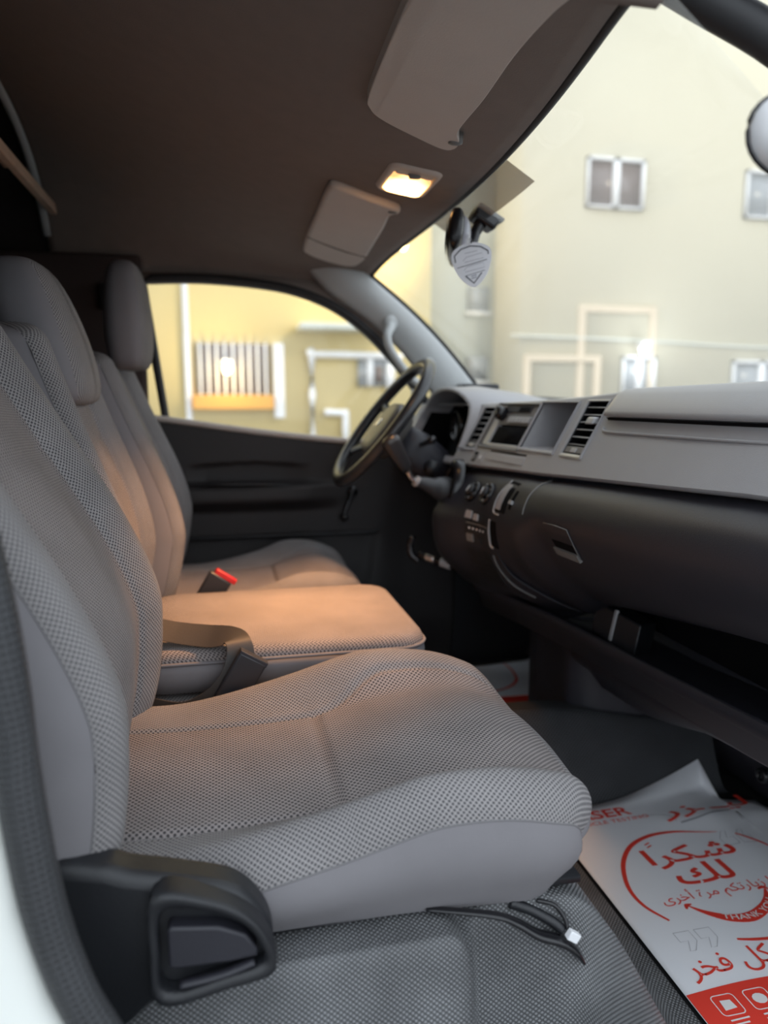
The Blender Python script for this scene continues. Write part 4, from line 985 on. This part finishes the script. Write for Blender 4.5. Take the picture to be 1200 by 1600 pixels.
visor('sun_visor', sm([(0.232, 0.735), (0.30, 0.752), (0.365, 0.775), (0.377, 0.80), (0.365, 0.835), (0.375, 0.95), (0.385, 1.15), (0.385, 1.24), (0.365, 1.30), (0.30, 1.295), (0.235, 1.265), (0.222, 1.22), (0.222, 1.0), (0.220, 0.78)]), 'far beige driver sun visor beside the lit dome lamp', 'sun visors', seam=[(0.222, 1.135), (0.27, 1.160), (0.33, 1.185), (0.385, 1.20)], clip=(0.362, 0.795))
# dome lamp
lampr = root('dome_lamp', (0.352, 0.635, cz(0.352, 0.635)), 'lit rectangular dome lamp glowing orange on the headliner', 'lamp')
o_ = rrect(0.303, 0.402, 0.555, 0.712, 0.022, 6); i_ = rrect(0.314, 0.391, 0.570, 0.698, 0.016, 6)
rws = [[(x, y, cz(x, y) - d) for x, y in q] for q, d in ((o_, 0.001), (o_, 0.006), ([(a[0] * .7 + b[0] * .3, a[1] * .7 + b[1] * .3) for a, b in zip(o_, i_)], 0.011), (i_, 0.012), (i_, 0.004))]
loft('bezel', rws, 'visor_vinyl', lampr, cv=True)
lens = rrect(0.315, 0.390, 0.598, 0.697, 0.014, 6)
n_ = len(lens); lcx = 0.3525; lcy = 0.648
rws = [[(lcx + (x - lcx) * k, lcy + (y - lcy) * k, cz(x, y) - d) for x, y in lens] for k, d in ((1.0, 0.004), (1.0, 0.011), (0.93, 0.0145), (0.6, 0.0165), (0.1, 0.0172))]
loft('lens', rws, 'lamp_lens', lampr, cv=True, caps=True)
sp = rrect(0.318, 0.388, 0.571, 0.597, 0.008, 5)
plate('switch_plate', sp, lambda x, y: cz(x, y) - 0.004, 0.007, 'visor_vinyl', lampr, bevel=0.002)
superloft('switch', [((0.353, 0.586, cz(0.353, 0.586) - 0.009), (0.013, 0, 0), (0, 0.008, 0)), ((0.353, 0.586, cz(0.353, 0.586) - 0.016), (0.010, 0, 0), (0, 0.006, 0))], 'bezel_grey', lampr, e=2.5, n=16)
ld = bpy.data.lights.new('bulb', 'AREA'); ld.shape = 'RECTANGLE'; ld.size = 0.07; ld.size_y = 0.09; ld.energy = 3.0; ld.color = (1.0, 0.48, 0.19); ld.spread = R(70)
lo = bpy.data.objects.new('bulb', ld); COL.objects.link(lo); lo.parent = lampr; lo.location = (0, 0.012, -0.024); lo.rotation_euler = (0, R(17), 0)

# ------------------------------------------------------------------ rear view mirror
rm = root('rear_view_mirror', (0.50, 0.70, 1.18), 'black rear view mirror on a bent arm fixed to the windscreen', 'mirror')
ma = Vector((0.10, 0, 1)).normalized(); mb = Vector((0.95, -0.31, -0.10)).normalized(); mlong = Vector((0.31, 0.95, 0))
mc = Vector((0.466, 0.690, 1.172))
secs = []
for k in range(15):
    a = -PI / 2 + PI * k / 14; c = max(0.08, math.cos(a)) ** 0.22
    secs.append((mc + mlong * 0.115 * math.sin(a), ma * 0.042 * c, mb * 0.017 * c))
superloft('housing', secs, 'satin_black', rm, e=2.6, n=30)
secs = []
for k in range(11):
    a = -PI / 2 + PI * k / 10; c = max(0.08, math.cos(a)) ** 0.3
    secs.append((mc + mb * 0.010 + mlong * 0.090 * math.sin(a), ma * 0.034 * c, mb * 0.019 * c))
superloft('back_shell', secs, 'paint_grey', rm, e=2.2, n=24)
gl2 = [(mc - mb * 0.0178 + mlong * y + ma * z) for y, z in rrect(-0.105, 0.105, -0.033, 0.033, 0.02, 5)]
mk('mirror_glass', gl2, [tuple(range(len(gl2)))], 'mirror_silver', rm, smooth=False)
tube('arm', [(0.470, 0.70, 1.160), (0.490, 0.70, 1.160), (0.506, 0.705, 1.170), (0.513, 0.708, 1.190), (0.522, 0.71, 1.206)], [0.012, 0.011, 0.010, 0.011, 0.013], 'satin_black', rm, ns=14)
wv = (wsp(0.1, 0.71) - wsp(0.06, 0.71)).normalized(); wq = Vector((wv.z, 0, -wv.x))
mcn = Vector((0.532, 0.71, 1.219))
obox('mount', mcn, wv * 0.027, (0, 0.024, 0), wq * 0.015, 'satin_black', rm, bevel=0.007, seg=3)
obox('mount_foot', mcn - wq * 0.013 + wv * 0.004, wv * 0.030, (0, 0.020, 0), wq * 0.004, 'satin_black', rm, bevel=0.002)
# ------------------------------------------------------------------ shield shaped air freshener
af = root('air_freshener', (0.464, 0.60, 1.10), 'white shield shaped air freshener hanging from the rear view mirror', 'air freshener')
fo_ = Vector((0.461, 0.575, 1.104)); au = Vector((0.93, -0.36, 0)).normalized(); an = Vector((-0.36, -0.93, 0)).normalized(); az = Vector((0, 0, 1))
rot_ = R(-7); bu = au * math.cos(rot_) - az * math.sin(rot_); bz = au * math.sin(rot_) + az * math.cos(rot_)
def sp_(a, b, d=0.0): return fo_ + bu * a + bz * b + an * d
shp = [(p.x, p.y) for p in catmull([(-0.036, 0.022, 0), (-0.020, 0.034, 0), (0.0, 0.038, 0), (0.020, 0.034, 0), (0.036, 0.022, 0), (0.034, -0.002, 0), (0.022, -0.026, 0), (0.0, -0.042, 0), (-0.022, -0.026, 0), (-0.034, -0.002, 0)], 5, closed=True)]
n_ = len(shp)
mk('card', [sp_(a, b, 0.0012) for a, b in shp] + [sp_(a, b, -0.0012) for a, b in shp], [tuple(range(n_)), tuple(reversed(range(n_, 2 * n_)))] + [(i, (i + 1) % n_, n_ + (i + 1) % n_, n_ + i) for i in range(n_)], 'card_white', af, smooth=False)
def stroke(name, pts, w, mat):
    P = [Vector((a, b, 0)) for a, b in pts]; rows = []
    for i, p in enumerate(P):
        t = (P[min(i + 1, len(P) - 1)] - P[max(0, i - 1)]).normalized(); nn = Vector((-t.y, t.x, 0))
        rows.append([sp_(*(p - nn * w / 2).xy, 0.0018), sp_(*(p + nn * w / 2).xy, 0.0018)])
    return loft(name, rows, mat, af, smooth=False)
stroke('printed_border', [(-0.030, 0.006), (-0.031, 0.018), (-0.018, 0.0285), (0.0, 0.032), (0.018, 0.0285), (0.031, 0.019), (0.031, 0.013)], 0.0020, 'card_ink')
stroke('printed_border', [(-0.014, -0.020), (0.0, -0.035), (0.016, -0.018)], 0.0020, 'card_ink')
stroke('printed_line', [(-0.028, -0.004), (0.028, 0.004)], 0.0010, 'card_ink')
stroke('printed_line', [(-0.014, -0.020), (0.022, -0.0145)], 0.0008, 'card_ink')
for z0 in (0.007, -0.010):
    stroke('printed_line', [(-0.016, z0), (-0.010, z0 + 0.006), (0.020, z0 + 0.010), (0.022, z0 + 0.001), (-0.014, z0 - 0.003)], 0.0007, 'card_grey')
stroke('printed_line', [(-0.012, 0.020), (0.012, 0.022)], 0.0008, 'card_grey')
for q in range(2): stroke('printed_line', [(-0.004, -0.022 - q * 0.004), (0.006, -0.0205 - q * 0.004)], 0.0016, 'card_grey')
tube('cord', [sp_(0, 0.034, 0.002), sp_(-0.002, 0.045), Vector((0.463, 0.60, 1.160)), Vector((0.468, 0.66, 1.172))], 0.0009, 'white_plastic', af, ns=6)
tube('cord', [sp_(0, 0.034, -0.002), sp_(0.004, 0.042), Vector((0.470, 0.62, 1.158)), Vector((0.474, 0.68, 1.168))], 0.0009, 'satin_black', af, ns=6)

# ------------------------------------------------------------------ grab handle on the far pillar
gh = root('grab_handle', (0.54, 1.35, 1.0), 'light grey grab handle bolted to the far front pillar', 'grab handle')
tube('grip', [(0.490, 1.372, 1.075), (0.484, 1.352, 1.062), (0.472, 1.335, 1.040), (0.478, 1.325, 1.005), (0.503, 1.320, 0.965), (0.537, 1.320, 0.925), (0.567, 1.325, 0.902), (0.590, 1.335, 0.905), (0.603, 1.352, 0.935), (0.606, 1.372, 0.955)], [0.014, 0.0135, 0.012, 0.0115, 0.011, 0.011, 0.0115, 0.012, 0.0135, 0.014], 'pillar_trim', gh, ns=14)
for x, z in ((0.490, 1.080), (0.606, 0.960)):
    superloft('foot', [((x, 1.372, z), (0.022, 0, 0.0), (0, 0, 0.026)), ((x, 1.362, z), (0.017, 0, 0.0), (0, 0, 0.021))], 'pillar_trim', gh, e=2.2, n=20)

# ------------------------------------------------------------------ printed paper floor mats
def make_mat(name, label, xs, bot, top, fz, cols=26, rowsn=30, th=0.0006):
    r = root(name, (sum(xs) / len(xs), 0.3 if top(0.8) < 0.9 else 1.2, 0.006), label, 'paper mat', 'paper floor mats')
    rws = []
    for x in xs: rws.append([(x, y, fz(x, y)) for y in np.linspace(bot(x), top(x), rowsn)])
    loft('sheet', rws, 'paper', r, solid=th)
    return r
def pz(x, y):
    b = 0.008 + 0.0022 * math.sin(7 * x + 3 * y) + 0.0014 * math.sin(11 * y - 4 * x)
    crease = 0.006 * math.exp(-((y - 0.455 + 0.10 * (x - 0.85)) / 0.022) ** 2) * sst(0.78, 0.9, x) + 0.004 * math.exp(-((x - 0.95) / 0.03) ** 2) * sst(0.25, 0.4, y)
    return max(b + crease, tz(x, y) + 0.005, 0.006)
def mtop(x): return interp([0.60, 0.74, 1.013, 1.0145, 1.11], [0.535, 0.538, 0.578, 0.497, 0.475], x)
xs_p = list(np.linspace(0.622, 1.0125, 34)) + [1.0140, 1.0150] + list(np.linspace(1.03, 1.085, 5))
pm = make_mat('paper_mat', 'white paper floor mat with red printing in the near footwell', xs_p, lambda x: -0.09, mtop, pz)
def ribbon(name, pts, w, mat, parent, fz, smoothn=8, lift=0.0012):
    P = catmull([(a, b, 0) for a, b in pts], smoothn) if smoothn else [Vector((a, b, 0)) for a, b in pts]
    rows = []; m = len(P)
    for i, p in enumerate(P):
        t = (P[min(i + 1, m - 1)] - P[max(0, i - 1)]).normalized(); nn = Vector((-t.y, t.x, 0))
        ww = w if not isinstance(w, (list, tuple)) else float(np.interp(i / (m - 1), np.linspace(0, 1, len(w)), w))
        rows.append([(q.x, q.y, fz(q.x, q.y) + lift) for q in (p - nn * ww / 2, p + nn * ww / 2)])
    return loft(name, rows, mat, parent, smooth=False)
def lettering(name, body, x0, x1, y0, y1, mat, parent, fz, bold=0.0, rot=0.0, lift=0.0014, arc=None):
    c = bpy.data.curves.new('lettering_curve', 'FONT'); c.body = body; c.size = 1.0; c.offset = bold; c.resolution_u = 3
    o = bpy.data.objects.new('lettering_curve', c); COL.objects.link(o); bpy.context.view_layer.update()
    me = bpy.data.meshes.new_from_object(o.evaluated_get(bpy.context.evaluated_depsgraph_get()))
    bpy.data.objects.remove(o); bpy.data.curves.remove(c)
    X = [v.co.x for v in me.vertices]; Y = [v.co.y for v in me.vertices]
    if not X: return None
    mx, Mx, my, My = min(X), max(X), min(Y), max(Y)
    vs = []
    for v in me.vertices:
        a = (v.co.x - mx) / (Mx - mx); b = (v.co.y - my) / max(1e-6, My - my)
        if arc:
            (cx, cy, r0, r1, a0, a1) = arc; th = R(a0 + (a1 - a0) * a); rr = r0 + (r1 - r0) * b
            x, y = cx + rr * math.cos(th), cy + rr * math.sin(th)
        else:
            x = x0 + (x1 - x0) * a; y = y0 + (y1 - y0) * b + (x - x0) * math.tan(R(rot))
        vs.append((x, y, fz(x, y) + lift))
    fs = [tuple(p.vertices) for p in me.polygons]; bpy.data.meshes.remove(me)
    return mk(name, vs, fs, mat, parent, smooth=False)
# circle strokes
ribbon('ring_stroke', [(0.925, 0.392), (0.886, 0.403), (0.84, 0.413), (0.79, 0.412), (0.74, 0.393), (0.703, 0.358), (0.680, 0.318), (0.667, 0.275), (0.670, 0.235), (0.690, 0.197)], [0.001, 0.003, 0.006, 0.008, 0.0085, 0.0085, 0.008, 0.007, 0.006, 0.004], 'print_red', pm, pz)
ribbon('ring_stroke', [(0.955, 0.378), (0.975, 0.362), (0.99, 0.345), (1.003, 0.32)], [0.003, 0.005, 0.005, 0.004], 'print_red', pm, pz)
ribbon('ring_stroke', [(0.770, 0.137), (0.80, 0.130), (0.84, 0.128), (0.90, 0.140)], [0.004, 0.006, 0.006, 0.005], 'print_red', pm, pz)
T = lambda s: s
lettering('lettering', '\ufe8d\ufeae\ufedc\ufeb7', 0.742, 0.925, 0.315, 0.373, 'print_red', pm, pz, bold=0.014)
for q in range(2): ribbon('lettering', [(0.764 + q * 0.000, 0.379 + q * 0.008), (0.776, 0.384 + q * 0.008)], 0.003, 'print_red', pm, pz, smoothn=2)
lettering('lettering', '\ufeda\ufedf', 0.765, 0.878, 0.268, 0.320, 'print_red', pm, pz, bold=0.014)
lettering('lettering', '\ufeef\ufeae\ufea7\ufe83 \u0629\ufeae\ufee3 \ufee2\ufedc\ufe97\ufead\ufe8e\ufef3\ufeaf \ufe8e\ufee7\ufeae\ufeb4\ufef3', 0.705, 0.985, 0.222, 0.258, 'print_red', pm, pz, rot=2)
# smile with white lettering
ribbon('smile', [(0.742, 0.221), (0.762, 0.200), (0.79, 0.182), (0.825, 0.176), (0.86, 0.188), (0.885, 0.208), (0.900, 0.231)], [0.002, 0.010, 0.017, 0.021, 0.019, 0.012, 0.003], 'print_red', pm, pz)
ribbon('smile', [(0.735, 0.215), (0.740, 0.223), (0.750, 0.224)], [0.003, 0.008, 0.002], 'print_red', pm, pz, smoothn=4)
ribbon('smile', [(0.888, 0.233), (0.899, 0.236), (0.908, 0.226)], [0.003, 0.007, 0.002], 'print_red', pm, pz, smoothn=4)
lettering('lettering', 'THANK YOU', 0, 0, 0, 0, 'print_white', pm, pz, bold=0.015, lift=0.0022, arc=(0.822, 0.267, 0.0955, 0.0835, 243, 318))
# quote marks as outlines
def quote(x, y, s, flip=1):
    P = [(0, 0), (0.028, 0), (0.028, -0.022), (0.014, -0.040), (0.004, -0.040), (0.014, -0.020), (0, -0.020), (0, 0)]
    ribbon('quote_mark', [(x + a * s * flip, y + b * s * flip) for a, b in P], 0.0009, 'print_grey', pm, pz, smoothn=0)
quote(0.678, 0.170, 1.0); quote(0.715, 0.170, 1.0); quote(0.945, 0.350, 1.0, -1); quote(0.982, 0.350, 1.0, -1)
lettering('lettering', '\ufeae\ufea8\ufed3 \ufede\ufedc\ufe91', 0.652, 0.820, 0.070, 0.117, 'print_red', pm, pz, bold=0.004, rot=2)
# heading along the top edge
lettering('lettering', '\ufead\ufeb0\u0640\u0640\ufef4\ufedf', 0.850, 1.062, 0.440, 0.492, 'print_red', pm, pz, bold=0.014, rot=4)
ribbon('small_print', [(0.875, 0.434), (0.93, 0.440), (1.00, 0.450)], 0.004, 'print_grey', pm, pz)
lettering('lettering', 'LASER', 0.655, 0.800, 0.487, 0.516, 'print_red', pm, pz, bold=0.02)
lettering('lettering', 'VEHICLE TESTING', 0.655, 0.825, 0.468, 0.479, 'print_red', pm, pz)
ribbon('ring_stroke', [(0.80, 0.478), (0.845, 0.470), (0.866, 0.455), (0.868, 0.44)], 0.0012, 'print_grey', pm, pz)
# red band with white outlined icons
rws = [[(x, y, pz(x, y) + 0.0012) for y in np.linspace(-0.088, 0.056 + 0.006 * math.sin((x - 0.62) * 14), 10)] for x in np.linspace(0.6225, 1.084, 30)]
loft('red_band', rws, 'print_red', pm, smooth=False)
for k in range(7):
    x = 0.652 + k * 0.052; y = 0.012
    ribbon('icon_frame', rrect(x, x + 0.036, y, y + 0.034, 0.006, 3) + [(x + 0.036, y + 0.028)], 0.0016, 'print_white', pm, pz, smoothn=0, lift=0.0018)
    pts = [(x + 0.008, y + 0.008), (x + 0.028, y + 0.010), (x + 0.026, y + 0.024), (x + 0.010, y + 0.025)]
    if k % 2: pts = [(x + 0.018 + 0.011 * math.cos(t), y + 0.017 + 0.009 * math.sin(t)) for t in [2 * PI * j / 12 for j in range(12)]]
    mk('icon', [(a, b, pz(a, b) + 0.0020) for a, b in pts], [tuple(range(len(pts)))], 'print_white', pm, smooth=False)
    for q in range(3):
        ribbon('small_print', [(x + 0.004, y - 0.008 - q * 0.007), (x + 0.034 - 0.005 * q, y - 0.007 - q * 0.007)], 0.0026, 'print_white', pm, pz, smoothn=2, lift=0.0018)
# far mat
def pz2(x, y):
    up = 0.9 * max(0.0, x - 0.95) ** 1.2
    return max(0.008 + 0.004 * math.sin(14 * x + 5 * y) + 0.003 * math.sin(23 * y) + up, 0.006)
fm = make_mat('paper_mat', 'white paper floor mat with red band in the far driver footwell', list(np.linspace(0.64, 1.02, 30)), lambda x: 1.005, lambda x: 1.375, pz2)
rws = [[(x, y, pz2(x, y) + 0.0012) for y in np.linspace(1.068, 1.118, 6)] for x in np.linspace(0.645, 1.015, 30)]
loft('red_band', rws, 'print_red', fm, smooth=False)
ribbon('ring_stroke', [(0.70, 1.15), (0.76, 1.16), (0.82, 1.19), (0.86, 1.24), (0.875, 1.32), (0.87, 1.37)], [0.003, 0.008, 0.010, 0.009, 0.006, 0.003], 'print_red', fm, pz2)
# ------------------------------------------------------------------ outside: yard, buildings
gr = mk('ground', [(-60, -60, -0.62), (80, -60, -0.62), (80, 60, -0.62), (-60, 60, -0.62)], [(0, 1, 2, 3)], 'asphalt'); tag(gr, 'grey paved yard around the van', kind='structure')
G0 = -0.62
bA = root('building', (-3, 14, G0), 'yellow house wall seen through the driver window', 'building')
box('wall', (-14, 14, G0), (4.25, 20, 12), 'wall_yellow', bA, bevel=0)
tube('drain_pipe', [(-0.62, 13.93, 10), (-0.62, 13.93, 4), (-0.62, 13.93, G0)], 0.06, 'frame_white', bA, ns=10)
bwn = box('window', (-0.45, 13.93, 1.02), (0.95, 14.02, 1.98), 'pane_brown', bA, bevel=0)
for k in range(9): box('bar', (-0.40 + 0.155 * k, 13.80, 1.0), (-0.36 + 0.155 * k, 13.84, 2.0), 'frame_white', bwn, bevel=0.005)
box('ledge', (-0.55, 13.7, 0.72), (1.0, 14.0, 0.99), 'ledge_orange', bA, bevel=0.02)
box('shutter_panel', (1.02, 13.85, 0.55), (1.22, 14.0, 2.0), 'frame_white', bA, bevel=0.01)
box('canopy', (1.5, 13.3, 2.24), (3.25, 14.0, 2.36), 'wall_pale', bA, bevel=0.02)
tube('gas_pipe', [(1.78, 13.9, G0), (1.78, 13.9, 1.72), (1.84, 13.9, 1.80), (3.4, 13.9, 1.78), (3.6, 13.9, 1.75)], 0.075, 'frame_white', bA, ns=8, n=3)
tube('gas_pipe', [(2.02, 13.9, 0.66), (2.38, 13.9, 0.64), (2.45, 13.9, 0.58), (2.45, 13.9, G0)], 0.07, 'frame_white', bA, ns=8, n=3)
w2 = box('window', (2.72, 13.93, 1.18), (3.42, 14.02, 1.72), 'pane_grey', bA, bevel=0)
box('pane', (3.07, 13.90, 1.26), (3.22, 13.94, 1.58), 'pane_brown', w2, bevel=0)
box('frame', (2.90, 13.88, 1.18), (3.02, 13.95, 1.72), 'frame_white', w2, bevel=0)
box('frame', (3.30, 13.88, 1.10), (3.46, 13.95, 1.66), 'frame_white', w2, bevel=0)
bC = root('building', (4.6, 17, G0), 'pale grey wall in the gap between the yellow house and the cream house', 'building')
box('wall', (4.26, 15.5, G0), (6.19, 20, 11), 'wall_pale', bC, bevel=0)
for zz in (1.35, 2.9):
    w = box('window', (5.55, 15.42, zz), (6.05, 15.52, zz + 0.55), 'pane_grey', bC, bevel=0)
    box('sill', (5.5, 15.36, zz - 0.08), (6.1, 15.52, zz), 'frame_white', w, bevel=0)
bB = root('building', (12, 14, G0), 'tall cream house wall with sliding windows seen through the windscreen', 'building')
wall_r = box('wall', (6.2, 14, G0), (26, 20, 15), 'wall_cream', bB, bevel=0)
def slider(x0, x1, z0, z1, pm):
    w = box('window', (x0, 13.95, z0), (x1, 14.03, z1), pm, bB, bevel=0)
    t = 0.06; xm = (x0 + x1) / 2
    for a, b, c, d in ((x0, x1, z1 - t, z1), (x0, x1, z0, z0 + t * 0.6), (x0, x0 + t * .6, z0, z1), (x1 - t, x1, z0, z1), (xm - 0.07, xm + 0.07, z0, z1)):
        box('frame', (a, 13.88, c), (b, 13.97, d), 'frame_white', w, bevel=0)
slider(7.60, 8.92, 4.92, 5.92, 'pane_brown')
slider(11.42, 12.8, 4.90, 5.90, 'pane_grey')
slider(8.62, 9.42, 0.9, 1.86, 'pane_grey')
slider(11.4, 12.9, 0.8, 1.80, 'pane_grey')
for x0, x1, z1, yo in ((7.55, 9.42, 2.92, 0.0), (6.3, 8.1, 1.86, 0.03)):
    for a, b, c, d in ((x0, x0 + 0.16, G0, z1), (x1 - 0.16, x1, G0, z1), (x0 + 0.16, x1 - 0.16, z1 - 0.14, z1)):
        box('door_moulding', (a, 13.94 - yo, c), (b, 14.02 - yo, d), 'moulding_peach', bB, bevel=0.01)
tube('cable', [(6.0, 13.96, 2.25), (9, 13.96, 2.2), (12, 13.96, 2.1), (16, 13.96, 2.1)], 0.03, 'wall_pale', bB, ns=6, n=3)
# wall lamps of the two houses
def wall_lamp(loc, label, col, watts):
    r = root('wall_lamp', loc, label, 'lamp', 'lamps on the house walls')
    x, y, z = loc
    box('housing', (x - 0.10, y - 0.10, z + 0.05), (x + 0.10, y + 0.12, z + 0.16), 'frame_white', r, bevel=0.02)
    superloft('globe', [((x, y, z - 0.11), (0.03, 0, 0), (0, 0.03, 0)), ((x, y, z - 0.08), (0.06, 0, 0), (0, 0.06, 0)), ((x, y, z), (0.085, 0, 0), (0, 0.085, 0)), ((x, y, z + 0.05), (0.07, 0, 0), (0, 0.07, 0))], 'lamp_warm' if col[2] < .7 else 'lamp_white', r, e=2, n=16)
    ld = bpy.data.lights.new('bulb', 'POINT'); ld.energy = watts; ld.color = col; ld.shadow_soft_size = 0.15
    lo = bpy.data.objects.new('bulb', ld); COL.objects.link(lo); lo.parent = r; lo.location = (0, -0.35, -0.05)
wall_lamp((3.55, 13.55, 3.9), 'warm wall lamp at the right end of the yellow house', (1.0, 0.72, 0.28), 70)
wall_lamp((0.12, 13.6, 1.50), 'warm wall lamp in front of the barred window of the yellow house', (1.0, 0.78, 0.38), 25)
wall_lamp((8.95, 13.65, 1.98), 'white wall lamp over the low window of the cream house', (0.9, 0.97, 1.0), 15)
# unseen post lamp, added to brighten the house fronts
sl = root('added_lamp', (9.5, 3.2, G0), 'unseen lamp on a tall grey post added to brighten the house fronts', 'added lamp')
tube('post', [(9.5, 3.2, G0), (9.5, 3.2, 4), (9.5, 3.2, 8.0)], [0.09, 0.07, 0.05], 'paint_grey', sl, ns=12)
tube('arm', [(9.5, 3.2, 7.9), (9.3, 3.6, 8.25), (8.8, 4.4, 8.4)], 0.04, 'paint_grey', sl, ns=10)
obox('lantern', (8.7, 4.6, 8.38), (0.14, 0.0, 0), (0.0, 0.32, 0.03), (0, 0, 0.06), 'paint_grey', sl, bevel=0.03)
obox('lens', (8.7, 4.6, 8.30), (0.11, 0.0, 0), (0.0, 0.27, 0.03), (0, 0, 0.02), 'lamp_warm', sl)
ld = bpy.data.lights.new('bulb', 'AREA'); ld.energy = 300; ld.color = (1.0, 0.90, 0.66); ld.shape = 'RECTANGLE'; ld.size = 0.3; ld.size_y = 0.6
lo = bpy.data.objects.new('bulb', ld); COL.objects.link(lo); lo.parent = sl; lo.location = (8.7 - 9.5, 4.75 - 3.2, 8.20 - G0); lo.rotation_euler = (R(55), 0, R(-6))
# door mirror of the van on the near front pillar
dm = root('door_mirror', (0.52, -0.20, 1.08), 'pale grey mirror shell at the right edge beside the near front pillar', 'mirror')
secs = []
for k in range(15):
    a = -PI / 2 + PI * k / 14; c = max(0.04, math.cos(a))
    secs.append(((0.524 + 0.085 * math.sin(a), -0.20 - 0.01 * math.sin(a), 1.074), (0, 0.03 * c ** 0.6, 0), (0, 0, 0.042 * c ** 0.75)))
superloft('shell', secs, 'mirror_shell', dm, e=2.3, n=30)
rows = []
for k in range(40):
    t = 2 * PI * k / 40
    cx, sz = math.cos(t), math.sin(t)
    rows.append((0.524 + 0.088 * cx, -0.186, 1.074 + 0.043 * math.copysign(abs(sz) ** 0.85, sz)))
tube('rim', rows, 0.0018, 'satin_black', dm, ns=8, n=1, closed=True)
tube('stalk', [(0.57, -0.2, 1.075), (0.66, -0.19, 1.06), (0.75, -0.155, 1.05)], 0.012, 'satin_black', dm)
